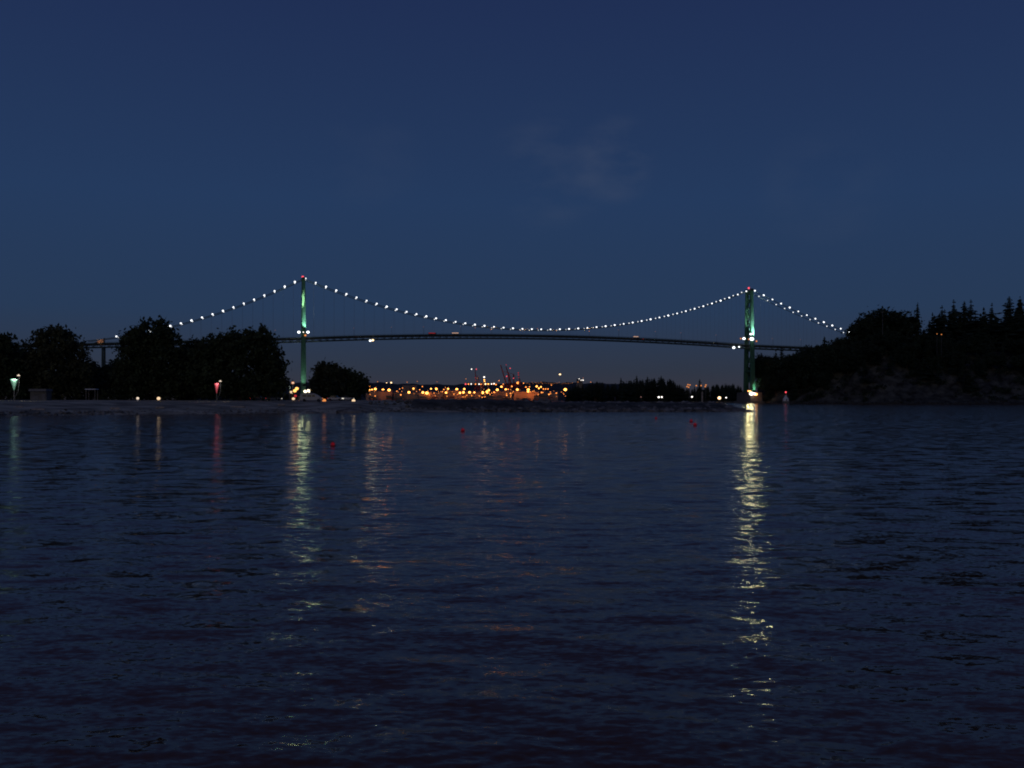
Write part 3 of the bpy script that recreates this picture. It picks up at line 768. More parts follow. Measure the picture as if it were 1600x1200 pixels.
# shrubs on the rock face: ground cover
lob = []
for k in range(130):
    px = random.uniform(1190, 1640); f = random.uniform(.03, .45)
    if 1380 < px < 1490 and f < .2: continue
    y, z = ground_at(px, f); lob.append((X(px, y), y, z+.8, random.uniform(3,7), 3, random.uniform(1.5,3.5)))
me = leaf_mesh('shrubbery', lob, 16000, .8, 55, needle); o = link('shrubbery', me, None); o['kind'] = 'stuff'; tag(o, 'dark scrub clinging to the rocky face of the headland', 'shrubbery')
pts = []
for k in range(500):
    px = random.uniform(1186, 1700); y, z = ground_at(px, random.uniform(-.0, .05)); pts.append((X(px, y), y-2, max(0, z-.4)))
rr = rocks('headland_rocks', pts, .7, 2.2, mat('wet_rock', (.05,.05,.045), .8, .5, .4)); tag(rr, 'dark rocks along the waterline under the headland', 'rocks')

# ------------------------------------------------------------------ far shore
def land(name, x0, x1, y0, y1, h, m, seed):
    rows = []
    for f in (-.02, 0, .08, .3, .6, 1.0):
        row = []
        for k in range(90):
            x = x0+(x1-x0)*k/89; e = min(1, k/4, (89-k)/4)
            row.append((x, y0+(y1-y0)*f, (-1.5 if f < 0 else h*interp(f, [(0,.15), (.08,.75), (.3,1), (1,1)])*(.85+.15*n2(x, f*300, .02, seed))*e - (1-e))))
        rows.append(row)
    return grid_mesh(name, m, rows)
land('park_ground', X(884, 1400), X(1172, 1330), 1330, 1560, 3.0, soil, 4)
land('port_ground', X(480, 2200), X(905, 2200), 2150, 3300, 3.2, dirt, 6)
land('far_land', X(1040, 2300), X(1300, 2300), 2300, 2600, 5, soil, 8)
rows = []
for f in (0, .1, .3, .6, 1, 1.5):
    row = []
    for k in range(160):
        px = 300+k*(700/159); y = 3600+f*1400
        top = Zp(interp(px, [(300,600), (575,597), (640,600), (700,601), (760,600), (830,597), (890,598), (1000,600)]), 5000)
        row.append((X(px, y), y, (top*(min(1, f) if f <= 1 else .8))*(1+.03*n2(px*3, f*40, .05, 9)) - (6 if f == 0 else 0)))
    rows.append(row)
grid_mesh('hills', hillm, rows)
# the wooded park point in the middle distance
SK2 = [(884,613), (892,603), (905,600), (935,596), (950,599), (975,596), (995,592), (1015,592), (1030,589), (1048,592), (1062,600), (1075,604), (1090,604), (1105,603), (1120,600), (1140,598), (1160,600), (1175,602)]
for k in range(210):
    px = random.uniform(886, 1172); y = random.uniform(1345, 1500)
    tp = interp(px, SK2) + abs(random.gauss(0, 3.5))
    hgt = max(5, Zp(tp, y)-2.2)
    plant('conifer' , random.choice(CON[:5]), (X(px, y), y, 2.2), min(hgt, 34), 'dark conifer on the low wooded point beyond the bridge', 'trees of the wooded point', random.uniform(1.3, 2.2))
for px, py, lb in ((970,590,'pointed conifer at the left of the wooded point skyline beyond the bridge'), (1093,592,'lone conifer above the low gap of the wooded point'), (995,586.5,'pair conifer on the left half of the wooded point skyline'),
                   (1033,587,'highest conifer of the wooded point beyond the bridge'), (1012,588,'conifer just left of the highest one on the wooded point')):
    plant('conifer', CON[1], (X(px, 1420), 1420, 2.2), Zp(py, 1420)-2.2, lb, 'trees of the wooded point', 1.3)

# ------------------------------------------------------------------ lamps of the far shores
lamp_cache = {}
def post_lamp(name, px, py, y, zb, r_, m, label, group=None, cat='lamp', sz=.85):
    p = P(px, py, y); h = max(.8, p.z-zb)
    t = thing(name, label, cat, (p.x, p.y, p.z-h), 0, group)
    key = (m.name, )
    if key not in lamp_cache:
        lamp_cache[key] = MB().ball((0,0,0), 1.0, 8).build('glow_globe', m, t, smooth=True).data; g = t.children[0]
    else: g = link('glow_globe', lamp_cache[key], None, t)
    g.location = (0,0,h); g.scale = (r_, r_, r_*sz)
    MB().tube((0,0,-.3), (0,0,h), max(.12, r_*.07), n=5).build('pole', pole_m, t); return t
PY = 2230
PORT = []   # px, py, radius px, kind
z4 = lambda zx, zy: (480+zx/6.667, 540+zy/6.667); z5 = lambda zx, zy: (680+zx/6.667, 540+zy/6.667)
for zx, zy, r_ in ((640,460,2.9), (675,465,2.5), (710,452,2.2), (790,463,2.5), (853,463,2.6), (1060,487,2.3), (1105,488,2.0), (1107,448,1.7), (1345,452,2.1), (1205,488,2.2), (1247,494,2.9), (1300,495,2.3), (1420,488,2.1), (1447,490,1.9), (1465,505,1.6), (1495,466,1.8), (1468,450,1.6), (1290,450,1.4)):
    PORT.append((*z4(zx, zy), r_, 'b'))
for zx, zy, r_ in ((610,422,1.4), (652,425,1.0), (708,525,1.2), (765,513,1.0), (823,515,1.2), (975,513,1.5), (934,474,1.0), (963,452,.9), (993,442,.9), (1060,532,1.0), (1100,535,.9), (1140,463,1.1), (1172,460,1.1), (1200,427,1.1), (1212,522,1.2), (1270,515,1.0), (1343,535,1.0), (1425,457,1.0), (1530,487,1.2), (1548,535,1.2), (660,515,1.0)):
    PORT.append((*z4(zx, zy), r_, 's'))
PORT += [(*z4(875,386), 1.8, 'w'), (*z4(828,387), 1.0, 'w')]
for zx, zy, r_ in ((225,455,2.2), (245,480,2.3), (258,492,2.0), (292,487,2.4), (358,487,2.2), (385,495,1.8), (408,488,1.5), (303,452,1.7), (492,490,2.8), (540,480,2.4), (555,465,2.4), (548,492,2.0), (647,460,2.3), (690,428,1.8), (735,457,1.9), (855,458,2.1), (970,460,2.6), (968,478,2.0), (1057,425,1.7), (1080,445,1.4), (1102,430,1.3)):
    PORT.append((*z5(zx, zy), r_, 'b'))
for zx, zy, r_ in ((90,457,1.2), (195,487,1.2), (215,535,1.3), (290,535,.9), (488,538,1.2), (600,522,1.0), (612,485,1.4), (745,518,1.3), (760,455,1.2), (785,498,1.4), (798,425,1.6), (880,518,1.1), (900,470,1.1), (945,432,1.4), (982,430,1.1), (970,540,1.3), (1052,540,1.2), (1128,452,1.3), (1150,452,1.2), (1175,452,1.2), (1108,488,1.5), (1185,508,1.6), (630,405,1.2), (605,400,1.1), (708,402,1.0), (330,518,1.0), (1210,412,.9), (920,392,1.1), (665,365,.9)):
    PORT.append((*z5(zx, zy), r_, 's'))
def z5w(zx, zy): return z5(zx, zy)
for k in range(125):
    PORT.append((random.uniform(573, 888), min(620, random.gauss(615, 3.2)), random.uniform(.5, .95), 's'))
nm = {'b':'bright yellow sodium lamp among the crowded lights of the port', 's':'small orange lamp among the crowded lights of the port', 'w':''}
WH = {0:'white lamp standing highest over the left part of the port', 1:'small white lamp left of the highest one over the port'}; wi = 0
for px, py, r_, k in PORT:
    y = PY+random.uniform(-40, 260); rad = r_*y/FPX*(.82 if k == 'b' else .68)
    if k == 'w': lb = WH[wi]; wi += 1; m = E_warm; g = 'white lamps over the port'
    else: lb = nm[k]; m = E_sodw if k == 'b' else E_sod; g = 'port lamps seen close together'
    post_lamp('port_lamp', px, py, y, 3.0, rad, m, lb, g)
post_lamp('port_lamp', *z5(1355,458), 2100, 3.0, 2.3*2100/FPX, E_sodw, 'bright yellow lamp by itself left of the wooded point', 'port lamps seen close together')
post_lamp('port_lamp', *z5(862,388), 2500, 3.0, 2.6*2500/FPX*.8, E_sod, 'large orange lamp above the others right of the leaning cranes', 'port lamps seen close together')
post_lamp('tall_mast', *z5(1300,300), 2900, 5.0, 2.0*2900/FPX*.8, E_warm, 'warm white lamp on a tall mast standing above the far hills', None, 'mast', .6)
# tiny house lights on the hill behind
for k in range(26):
    px = 822+k*2.9+random.uniform(-.8,.8); py = 598.5+random.gauss(0,.8)
    post_lamp('hill_lamp', px, py, 4250, 8, random.uniform(.7,1.5), random.choice((E_sodd, E_sodd, E_warm)), 'tiny distant lamp in the row along the hillside right of the cranes', 'distant hillside lamps')
for px, py in ((590,596.5), (636,597), (652,596), (683,596.5), (728,592), (746,591), (905,592), (908,594), (911,590.5), (903,597), (911,594), (923,597)):
    post_lamp('hill_lamp', px, py, 4250, 8, random.uniform(1.2,2.2), random.choice((E_sodd, E_sodd, E_white)), 'scattered distant lamp on the dark hills behind the port', 'scattered hill lamps')
for px, py in ((1075,601), (1078,601.5), (1073.5,604), (1076,605), (1088,602.5), (1095.5,602.5), (1103,601.5), (1102,604)):
    post_lamp('house_lamp', px, py, 1344, 3, .95, E_sodd, 'dim orange lamp in the cluster above the wooded point', 'orange lamps above the point')
for px, py, r_, m, lb in ((1029.3,620.6,1.2,E_white,'bright white lamp, left of a close pair under the wooded point'), (1034,620.4,1.05,E_white,'right lamp of the close white pair under the wooded point'), (1081.3,620,1.05,E_white,'single white lamp under the wooded point left of the marker post'),
                      (1134.7,621.3,.9,E_white,'small white lamp right of the orange-haloed light'), (1152.8,621.6,.95,E_white,'small white lamp nearest the right bridge tower'), (1001.5,620.3,.7,E_pink,'faint lamp far left under the wooded point')):
    post_lamp('seawall_lamp', px, py, 1318, 2.0, r_, m, lb, 'lamps along the seawall')
post_lamp('seawall_lamp', 1124, 621.8, 1310, 2.0, 2.1, E_warm, 'large white light with an orange halo left of the right tower', 'lamps along the seawall')
land('seawall', X(990, 1322), X(1172, 1322), 1312, 1332, 1.8, soil, 3)

# ------------------------------------------------------------------ port buildings and cranes
def warehouse(px0, px1, pyt, y, label, d=45, lit=False):
    x0, x1 = X(px0, y), X(px1, y); h = Zp(pyt, y)-3; w = x1-x0
    t = thing('warehouse', label, 'warehouse', ((x0+x1)/2, y+d/2, 3), 0, 'port buildings')
    MB().box((0,0,h*.42), (w, d, h*.84)).build('wall', wall_g, t)
    r_ = MB(); hh = h*.84
    r_.add([(-w/2-.6,-d/2-.6,hh), (w/2+.6,-d/2-.6,hh), (w/2+.6,d/2+.6,hh), (-w/2-.6,d/2+.6,hh), (-w/2-.6,0,h), (w/2+.6,0,h)], [(0,1,5,4), (2,3,4,5), (1,2,5), (3,0,4), (3,2,1,0)])
    r_.build('roof', roof_g, t)
    for i in range(max(2, int(w/16))):
        xx = -w/2+w*(i+.5)/max(2, int(w/16)); MB().box((xx, -d/2-.06, 2.6), (6, .2, 5.2)).build('door', roof_g, t)
    return t
for a in ((572,612,609,2300,'long low port warehouse at the left end of the lights'), (615,652,611,2330,'low port shed right of the left warehouse'), (654,692,610.5,2290,'port warehouse behind the left crowd of yellow lamps'), (694,722,608,2310,'port warehouse left of the lit gantry'),
          (724,752,610,2360,'port shed at the foot of the lit gantry'), (770,800,609,2340,'port warehouse below the leaning cranes'), (803,842,609.5,2300,'orange-lit port warehouse right of the cranes'), (845,872,611,2350,'low shed at the right end of the port lights')):
    warehouse(*a)
# container stacks lit orange
def silo_block(px, pyt, y, n, label):
    t = thing('grain_silo', label, 'silo', (X(px, y), y, 3), 0, None); h = Zp(pyt, y)-3
    mb = MB()
    for i in range(n): mb.tube(((i-n/2+.5)*9, 0, 0), ((i-n/2+.5)*9, 0, h*.8), 4.4, n=14)
    mb.build('silo_drum', wall_g, t); MB().box((0,0,h*.9), (n*8.5, 5, h*.2)).build('head_house', roof_g, t)
silo_block(640.5, 602, 2420, 4, 'pale block of grain silos between the left lamps')
silo_block(905.5, 592, 4300, 3, 'distant tall building with lamps at the left end of the wooded point')
# gantry with lit boom (boom lowered, a row of lamps on it)
def crane(px, pyt, y, label, boom_up, lean=-1, s=1.0):
    k = y/FPX; t = thing('container_crane', label, 'crane', (X(px, y), y, 3), 0, 'container cranes of the port')
    H = (Zp(pyt, y)-3); leg = H*.42; w = 15*s
    mb = MB()
    for sx in (-1, 1):
        for sy in (-1, 1): MB().tube((sx*w*.5, sy*9, 0), (sx*w*.42, sy*9, leg), 1.3*s, n=6).build('leg', rust, t)
    mb = MB()
    for sy in (-1, 1):
        mb.tube((-w*.5, sy*9, leg), (w*.5, sy*9, leg), 1.3*s, n=6); mb.tube((-w*.5, sy*9, leg*.5), (w*.5, sy*9, leg*.5), .9*s, n=6); mb.tube((-w*.5, sy*9, leg*.5), (w*.42, sy*9, leg), .7*s, n=5)
    for sx in (-1, 1): mb.tube((sx*w*.45, -9, leg), (sx*w*.45, 9, leg), 1.2*s, n=6)
    mb.build('frame', rust, t)
    if boom_up:
        b = MB(); top = (lean*H*.16, 0, H)
        for sy in (-1, 1): b.tube((0, sy*3, leg), (top[0], sy*2, H), 1.5*s, 1.1*s, n=6)
        for i in range(9):
            f0, f1 = i/9, (i+1)/9
            b.tube((top[0]*f0, 3 if i % 2 else -3, leg+(H-leg)*f0), (top[0]*f1, -2 if i % 2 else 2, leg+(H-leg)*f1), .6, n=5)
        b.build('boom', rust, t)
        a = MB(); a.tube((w*.35, 0, leg), (w*.2, 0, H*.78), 1.3*s, n=6); a.tube((w*.2, 0, H*.78), (top[0]*.7, 0, leg+(H-leg)*.7), .5, n=5); a.tube((w*.2, 0, H*.78), (w*1.2, 0, leg), .5, n=5)
        a.build('apex_frame', rust, t)
        MB().box((w*1.0, 0, leg+2), (w*.8, 7, 5)).build('machine_house', rust, t)
    return t
cr1 = crane(792, 570.5, 2450, 'red container crane with its boom raised highest, left one of the leaning pair', True, -1.1, 1.1)
cr2 = crane(800, 573, 2480, 'red container crane with raised boom, right one of the leaning pair', True, -1.1, 1.1)
cr3 = crane(745, 578, 2450, 'thin red crane with raised boom left of the lit gantry', True, -.35, .8)
cr4 = crane(811, 582, 2500, 'short red crane mast right of the leaning pair', True, -.05, .6)
def crane_lamp(c, px, py, r_, m):
    y = c.location.y-12; p = P(px, py, y)-Vector(c.location); MB().ball(p, r_*.72, 7).build('warning_lamp', m, c, smooth=True)
for c, px, py, r_, m in ((cr1,791,570,1.4,E_reddim), (cr2,797,575.5,1.6,E_red), (cr1,791.7,588,1.8,E_red), (cr2,802.3,591,1.5,E_red), (cr3,736.8,576.8,1.6,E_white), (cr3,744.2,576.8,1.6,E_red), (cr3,742.8,590,1.4,E_reddim), (cr3,743.2,594,1.3,E_reddim),
                     (cr4,809.8,582.5,1.9,E_reddim), (cr4,810,586,2.0,E_reddim), (cr4,810.5,590,1.3,E_reddim)): crane_lamp(c, px, py, r_, m)
def container_stack(px, n, rows_, label):
    y = 2262; t = thing('container_stack', label, 'containers', (X(px, y), y, 3), 0, 'container stacks of the port')
    for j in range(rows_):
        mb = MB()
        for i in range(n):
            if j and random.random() < .25: continue
            mb.box(((i-n/2+.5)*6.4, random.uniform(-.3,.3), 1.4+j*2.75), (6.1, 2.5, 2.6))
        if mb.v: mb.build('container_row', random.choice((rust, roof_g, dark_steel, wall_g)), t)
for px in (585, 606, 622, 645, 662, 684, 703, 731, 741, 773, 789, 812, 822, 848, 862):
    container_stack(px+random.uniform(-3,3), random.randint(2,5), random.randint(1,4), 'dark container stack standing before the orange-lit sheds of the port')
# ship loader: lit gantry with long boom
y = 2270; gl = thing('ship_loader', 'lit loading gantry with a long boom carrying a row of red and white lamps', 'loader', (X(757, y), y, 3))
k = y/FPX; bz = Zp(600, y)-3
for dx in (-6, 6):
    for dy in (-6, 6): MB().tube((dx*k, dy, 0), (dx*k*.85, dy, bz+2), .9, n=6).build('leg', wall_g, gl)
MB().box((0, 0, bz), (16*k, 13, 3)).build('deck_house', wall_g, gl)
mb = MB()
for dz in (0, 3.5): mb.tube((-31*k, 0, bz+dz-1), (20*k, 0, bz+dz-1), .6, n=5)
for i in range(24): mb.tube(((-31+i*2.1)*k, 0, bz-1), ((-31+(i+1)*2.1)*k, 0, bz+2.5), .3, n=4)
mb.build('boom', wall_g, gl)
MB().tube((-.5*k, 0, bz), (-.5*k, 0, Zp(589, y)-3), 1.0, .6, n=6).build('mast', wall_g, gl)
for px, py, r_, m in ((727.5,600.2,1.7,E_red), (732,600.2,1.2,E_sod), (736.2,600,1.2,E_white), (743,600.2,1.1,E_sod), (748.5,600.2,1.2,E_white), (751.5,600.4,1.0,E_sod), (758.5,600,1.7,E_warm), (763,600,1.2,E_sodw), (768,600,1.2,E_white), (772,599.5,1.3,E_white), (775,601,1.1,E_sod), (756.5,589.3,1.6,E_white), (756.7,593.5,1.2,E_sodw), (757,596,1.0,E_sodw)):
    p = P(px, py, y-8)-Vector(gl.location); MB().ball(p, r_, 7).build('boom_lamp', m, gl, smooth=True)
for px, py, e in ((600,610,6e4), (628,612,3e4), (668,614,6e4), (717,613,9e4), (734,614,7e4), (756,612,2e5), (762,610,1.2e5), (777,612,5e4), (808,612,7e4), (826,613,1.6e5), (834,615,6e4)):
    lamp_light('sodium_wash', 'POINT', P(px, py, 2281), e*.09, (1,.21,.03), gl if False else None, None, 2.0)  # added point lights; their orange wash on the sheds stands for lamp halo

# ------------------------------------------------------------------ beacon by the headland
def beacon_house():
    y = 985; t = thing('light_beacon', 'squat white beacon house with a red lamp, at the foot of the headland', 'beacon', (X(1227.8, y), y, 0))
    MB().lathe((0,0,0), [(3.6,-.5), (3.5,2.2), (3.2,2.4)], 14).build('base', concrete, t)
    MB().lathe((0,0,2.4), [(2.9,0), (2.7,2.2), (1.7,3.6), (1.0,4.5), (1.0,5.8)], 12).build('tower', white_p, t)
    MB().lathe((0,0,8.2), [(1.25,0), (1.25,.2), (.75,.25), (.75,1.3), (1.1,1.35), (.15,2.0)], 10).build('lantern', rust, t)
    MB().ball((0,0,10.9), .8, 8).build('beacon_lamp', E_red, t, smooth=True)
    MB().box((0,-2.75,3.4), (.9,.2,1.9)).build('door', dark_steel, t)
beacon_house()
post_lamp('warning_light', 1249.5, 553.3, 1040, 30, .85, E_red, 'single red light in the trees just below the bridge deck', None)
post_lamp('house_lamp', 1464, 521.8, 1010, 40, .42, E_sodd, 'left one of two faint orange lights high in the headland wood', 'faint headland lights')
post_lamp('house_lamp', 1471, 522.6, 1010, 40, .52, E_sodd, 'right one of two faint orange lights high in the headland wood', 'faint headland lights')
y = 1040; f_ = thing('radio_mast', 'thin pale pole standing in the headland wood below the rounded trees', 'pole', (X(1379, y), y, Zp(530, y)))
MB().tube((0,0,-3), (0,0,Zp(486, y)-Zp(530, y)), .28, .14, n=6).build('pole', pole_m, f_); MB().box((0,0,Zp(488,y)-Zp(530,y)), (3.0,.2,.2)).build('cross_arm', wood, f_)

# ------------------------------------------------------------------ beach: lantern posts, kiosk, lights, cars, people, logs
def lantern_post(px, pyt, pyb, hw, lamp, y, c, label, strength):
    m = mat('lantern_shade_'+c[0], tuple(.8*v for v in c[1]), .6, .08, 3); bs = m.node_tree.nodes['Principled BSDF']; bs.inputs['Emission Color'].default_value = (*c[1], 1); bs.inputs['Emission Strength'].default_value = strength*.22
    k = y/FPX; zb = interp(y-shore_y(px), [(0,0), (14,1.1), (40,2.3), (90,2.9)]); x = X(px, y)
    t = thing('lantern_post', label, 'lamp post', (x, y, zb), 0, 'glowing cone lanterns on the beach')
    zt, zc = Zp(pyt, y)-zb, Zp(pyb, y)-zb
    MB().tube((0,0,-.4), (0,0,zc+.1), .10, .07, n=8).build('pole', pole_m, t)
    o = MB().lathe((0,0,zc), [(.09,0), (hw*k*.42,(zt-zc)*.38), (hw*k*.78,(zt-zc)*.74), (hw*k,zt-zc)], 14).build('lamp_shade', m, t, smooth=True)
    lx, lz = (lamp[0]-px)*k, Zp(lamp[1], y)-zb
    MB().path([(0,.15,zc*.3), (lx*.9,.25,zc), (lx*1.1,.25,lz+.15), (lx,.1,lz+.2)], .05, 6).build('lamp_arm', pole_m, t)
    MB().lathe((lx,.1,lz-.1), [(.32,0), (.30,.16), (.05,.36)], 10).build('spot_lamp', MATS['pole_lamp'], t)
    lamp_light('lamp_beam', 'SPOT', (lx*.9,-1.3,lz+.1), 230*(hw*k)**2*(zt-zc), (1,.95,.88), t, (0,0,zc+(zt-zc)*.7), .12, 95)
emis('pole_lamp', (1,.80,.62), 1.0, 'AUTO')
lantern_post(22, 592.2, 609.5, 5.6, (28.6,586.8), 232, ('green', (.42,.86,.62)), 'pale green glowing cone lantern at the left end of the beach', .72)
lantern_post(338.6, 599, 614.5, 3.6, (344,595.8), 262, ('red', (1,.16,.20)), 'red glowing cone lantern in front of the wide bushy tree', .85)
lantern_post(452.6, 602.2, 612, 2.3, (457.6,598.5), 300, ('white', (.62,.78,.74)), 'small whitish cone lantern left of the left tower foot', .62)
# kiosk
y = 262; kx0, kx1 = X(50, y), X(78, y); kz = 1.6
ki = thing('kiosk', 'small grey flat-roofed kiosk on the beach under the domed tree', 'kiosk', ((kx0+kx1)/2, y, kz)); kh = Zp(607.5, y)-kz; kw = kx1-kx0
MB().box((0,0,kh*.42), (kw*.9, 3, kh*.84)).build('wall', concrete, ki)
MB().box((0,-.2,kh*.92), (kw, 3.8, kh*.14), 0, .94).build('roof', pole_m, ki)
MB().box((-.3*kw*.5,-1.53,kh*.45), (1.6,.1,1.0)).build('shutter', pole_m, ki); MB().box((.3*kw,-1.53,kh*.36), (.8,.1,kh*.66)).build('door', pole_m, ki)
# picnic shelter
y = 280; sh = thing('shelter', 'open shelter with a pale roof edge under the dark trees', 'shelter', (X(143.5, y), y, 2.2)); sz = Zp(608.2, y)-2.2
MB().box((0,0,sz), (3.0, 2.4, .22), 0, .92).build('roof', white_p, sh)
for a in (-1.2, 1.2):
    for b in (-.9, .9): MB().tube((a,b,0), (a,b,sz), .07, n=6).build('post', wood, sh)
# lights on the grass
post_lamp('path_lamp', 247.8, 622.6, 262, 1.8, .48, E_low, 'bright warm lamp low on the grass under the topknot tree', None)
def bollard(px, pyt, pyb, y, label):
    zb = Zp(pyb, y); t = thing('bollard_light', label, 'light', (X(px, y), y, zb), 0)
    h = Zp(pyt, y)-zb; MB().tube((0,0,-.5), (0,0,h*.5), .24, n=8).build('post', white_p, t); MB().lathe((0,0,h*.5), [(.3,0), (.33,h*.4), (.12,h*.5)], 10).build('lamp_head', MATS['pole_lamp'], t)
bollard(215.2, 620.5, 627.5, 262, 'short pale light beside the bright warm lamp on the grass')
post_lamp('path_lamp', 442.8, 585.6, 330, 2.8, .55, E_low, 'white lamp at the edge of the wide bushy tree', None)
for px, py, r_, m, lb in ((457.6,598.2,.5,E_sodd,'orange lamp above the whitish cone lantern'), (463.8,607.2,.6,E_shore,'upper of three yellow lamps left of the left tower foot'), (460.6,610.6,.6,E_shore,'middle of three yellow lamps left of the left tower foot'), (455,613.2,.6,E_low,'lowest of three yellow lamps left of the left tower foot'),
                      (488.8,607.6,.85,E_shore,'large yellow lamp just right of the left tower foot'), (495.8,607.2,.45,E_shore,'small orange lamp right of the large yellow one by the tower'), (500.2,607,.35,E_sod,'faintest orange lamp nearest the small peaked tree'), (493,614.2,.45,E_sod,'orange lamp under the large yellow one by the tower'),
                      (458.4,623,.42,E_low,'pinkish white lamp low on the beach left of the left tower'), (461.6,618.6,.4,E_reddim,'dim red light above the pinkish lamp on the beach'), (552.4,626,.5,E_low,'warm lamp low on the beach under the sloping tree'), (506.5,625.8,.55,E_sodd,'dim amber light at the end of the pale parked van')):
    post_lamp('shore_lamp', px, py, 345 if py < 617 else 285, 2.2, r_, m, lb, 'lamps near the left tower foot')
lamp_light('lamp_glow', 'SPOT', P(472, 609, 336), 420, (1,.5,.16), None, P(472, 660, 336.5), .3, 90)
lamp_light('lamp_glow', 'SPOT', P(247.8, 621.8, 261), 70, (1,.55,.25), None, P(247.8, 650, 260.6), .2, 80)
# vehicles on the shore
def g_z(px, y): return interp(y-shore_y(px), [(0,0), (2,.25), (5,.55), (14,1.1), (28,1.7), (40,2.3), (60,2.7), (90,2.9)])
for px, y, rz, lb in ((428,296,.2,'pale parked car between the wide bushy tree and the whitish lantern'), (404,300,.1,'parked car deepest under the wide bushy tree'), (524,300,-.1,'parked car under the small peaked tree'), (541,302,.15,'parked car right of the one under the small peaked tree')):
    put_car((X(px, y), y, g_z(px, y)), rz, lb, 'parked cars by the beach')
def van(px, y, label):
    t = thing('van', label, 'van', (X(px, y), y, g_z(px, y)), .06)
    prof = [(-3.0,.4), (-3.05,1.9), (-2.6,2.25), (.7,2.25), (1.7,1.75), (2.6,1.15), (3.0,.95), (3.05,.4)]; n = len(prof)
    vs = [(x, -.95, z) for x, z in prof]+[(x, .95, z) for x, z in prof]
    MB().add(vs, [tuple(range(n)), tuple(range(2*n-1, n-1, -1))]+[(i, n+i, n+(i+1) % n, (i+1) % n) for i in range(n)]).build('body', mat('van_paint', (.42,.42,.42), .4, .1, 1, .4), t)
    for x0, x1 in ((-2.4,-1.3), (-1.1,0), (.2,1.0)): MB().box(((x0+x1)/2, -.96, 1.6), (x1-x0, .06, .6)).build('window', glass, t)
    for x in (-1.9, 1.9):
        for yy in (-.85, .85): MB().tube((x, yy-.12, .38), (x, yy+.12, .38), .38, n=12).build('wheel', blackr, t)
    MB().box((3.03, -.6, .85), (.1,.4,.25)).build('headlight', E_sodd, t)
van(487, 282, 'pale van with a sloping nose parked below the left tower')
# people
def person(px, y, label, seated=False, turn=0.0, stride=.1, c=(.05,.05,.07), h=1.72):
    t = thing('person', label, 'person', (X(px, y), y, g_z(px, y) if px < 640 else Zp(629.5, y)), turn, 'people on the shore')
    s = h/1.72; hip = .92 if not seated else .45
    V_ = {'pel':(0,0,hip), 'bel':(0,0,hip+.18), 'che':(0,.02,hip+.42), 'nk':(0,0,hip+.58), 'hd0':(0,-.02,hip+.68), 'hd1':(0,-.01,hip+.80),
          'sl':(-.19,0,hip+.50), 'el':(-.26,-.02,hip+.22), 'hl':(-.27,-.10,hip-.02), 'sr':(.19,0,hip+.50), 'er':(.26,.03,hip+.22), 'hr':(.26,-.05,hip-.02)}
    if seated: V_.update({'ll':(-.1,-.03,hip), 'kl':(-.14,-.42,hip+.12), 'al':(-.14,-.55,.06), 'tl':(-.14,-.70,.04), 'lr':(.1,-.03,hip), 'kr':(.14,-.44,hip+.08), 'ar':(.14,-.52,.06), 'tr':(.14,-.68,.04)})
    else: V_.update({'ll':(-.10,0,hip-.04), 'kl':(-.11,-stride,.48), 'al':(-.11,stride*.4,.08), 'tl':(-.12,-.14+stride*.3,.04), 'lr':(.10,0,hip-.04), 'kr':(.11,stride*.4,.48), 'ar':(.11,-stride*1.3,.08), 'tr':(.12,-.2-stride*1.3,.04)})
    rad = {'pel':.15,'bel':.14,'che':.16,'nk':.06,'hd0':.085,'hd1':.10,'sl':.075,'el':.05,'hl':.045,'sr':.075,'er':.05,'hr':.045,'ll':.10,'kl':.07,'al':.05,'tl':.045,'lr':.10,'kr':.07,'ar':.05,'tr':.045}
    ks = list(V_); E_ = [('pel','bel'),('bel','che'),('che','nk'),('nk','hd0'),('hd0','hd1'),('che','sl'),('sl','el'),('el','hl'),('che','sr'),('sr','er'),('er','hr'),('pel','ll'),('ll','kl'),('kl','al'),('al','tl'),('pel','lr'),('lr','kr'),('kr','ar'),('ar','tr')]
    me = bpy.data.meshes.new('body'); me.from_pydata([tuple(v*s for v in V_[k]) for k in ks], [(ks.index(a), ks.index(b)) for a, b in E_], [])
    o = link('body', me, mat('dark_clothes', c, .9, .3, 6), t)
    md = o.modifiers.new('skin', 'SKIN')
    for i, k in enumerate(ks):
        sv = me.skin_vertices[0].data[i]; sv.radius = (rad[k]*s, rad[k]*s); sv.use_root = (k == 'pel')
    o.modifiers.new('sub', 'SUBSURF').render_levels = 1
    MB().ball((0,.01*s,(hip+.83)*s), .108*s, 10, .75).build('hair', blackr, t, smooth=True)
for a in ((578,292,'dark standing figure at the left of the group right of the sloping tree',False,.4), (583,294,'dark standing figure close beside the leftmost of the shore group',False,2.0), (590,288,'pale-jacketed walker in the middle of the shore group',False,1.2,.2,(.28,.28,.3)), (613,290,'taller dark walker at the right end of the shore group',False,-.6,.22,(.04,.04,.05),1.85),
          (499,266,'dark figure seated on the sand below the van',True,.3), (961,277,'lone dark figure standing on the spit against the water',False,.2)):
    person(*a)
# carved pale post at the end of the spit
y = 276; mp_ = thing('marker_post', 'tall pale weathered post standing near the end of the spit', 'post', (X(1097.3, y), y, 2.0)); ph = Zp(611.5, y)-2.0
MB().path([(0,0,-.5), (0,0,ph*.5), (.02,0,ph*.8), (0,0,ph)], [.24,.22,.20,.12], 9).build('shaft', wood, mp_)
MB().box((0,-.02,ph*.86), (.62,.3,.18), 0, .7).build('carved_band', wood, mp_); MB().ball((0,0,0), .7, 9, .5).build('foot_stone', rockm, mp_)
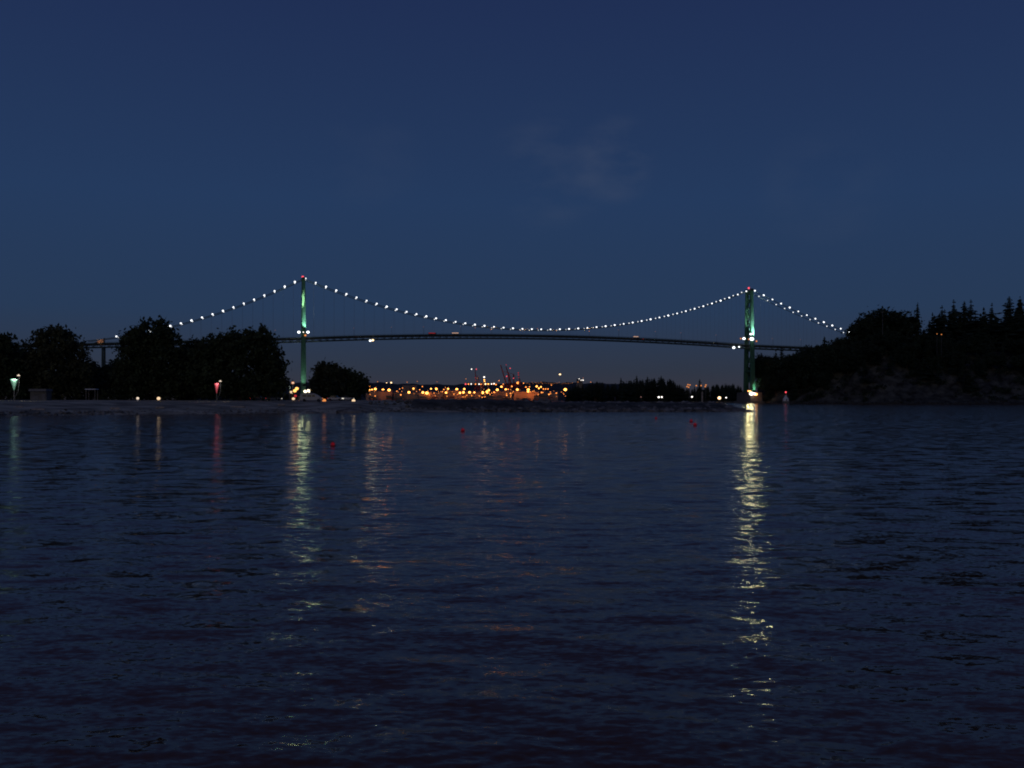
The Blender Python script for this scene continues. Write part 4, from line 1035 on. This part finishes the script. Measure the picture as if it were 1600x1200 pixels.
# drift logs
LOGS = [(372,637.5,24,'long pale drift log lying on the beach below the red lantern'), (332,634.5,13,'short drift log left of the long pale one'), (60,641.8,20,'pale drift log at the left end of the beach'), (30,638,12,'short dark drift log below the green lantern'), (250,638.5,14,'drift log below the bright warm lamp'), (440,634,12,'drift log right of the long pale one'), (180,640,16,'weathered drift log below the shelter')]
for px, py, ln, lb in LOGS:
    # find the ground depth seen at this height
    y0 = shore_y(px); best = min((abs(HY-(g_z(px, y0+d)-CH)/(y0+d)*FPX-py), d) for d in np.arange(0, 60, .5))[1]; y = y0+best; k = y/FPX
    t = thing('drift_log', lb, 'log', (X(px, y), y, g_z(px, y)+.18), random.uniform(-.2,.25), 'drift logs on the beach')
    MB().path([(-ln*k/2,0,0), (-ln*k*.15,.1,.05), (ln*k*.2,0,.02), (ln*k/2,-.1,.1)], [.30,.27,.24,.15], 8).build('trunk', wood, t); MB().path([(ln*k*.1,0,.1), (ln*k*.18,.2,.6)], [.1,.04], 5).build('branch_stub', wood, t)
# rock by the waterline
for px, py, r_, lb in ((545,644,2.0,'low dark rock at the waterline below the sloping tree'), (486,642,1.0,'small dark rock at the waterline below the van')):
    y = shore_y(px)+1; v = IV*(1+rng.uniform(-.2,.2,(len(IV),1)))*np.array([r_*1.6, r_, r_*.45]); o = MB().add(v.tolist(), IF).build('shore_rock', rockm, None, (X(px, y), y, .1)); tag(o, lb, 'rock', 'rocks at the waterline')

# ------------------------------------------------------------------ buoys
for i, (px, py, r_, lb) in enumerate(((520,697.5,.135,'nearest red buoy floating in front of the left tower'), (723,674.5,.17,'red buoy floating alone in the middle of the water'), (1080,659.5,.20,'left of two close red buoys before the spit'), (1086,665.5,.19,'right and nearer of two close red buoys'), (1025,654.5,.16,'faint small red buoy nearest the spit'))):
    y = wl_y(py); t = thing('buoy', lb, 'buoy', (X(px, y), y, .02), 0, 'red mooring buoys')
    MB().lathe((0,0,0), [(r_*.5,-r_*.6), (r_*1.1,-r_*.2), (r_*1.15,r_*.35), (r_*.9,r_*.6)], 14).build('float', redb, t, smooth=True); MB().ball((0,0,r_*.8), r_*.95, 12).build('glow_globe', E_buoy, t, smooth=True); MB().tube((0,0,r_*1.7), (0,0,r_*2.0), r_*.2, n=8).build('top_ring', redb, t)  # faint red glow added on the globe to brighten the buoy
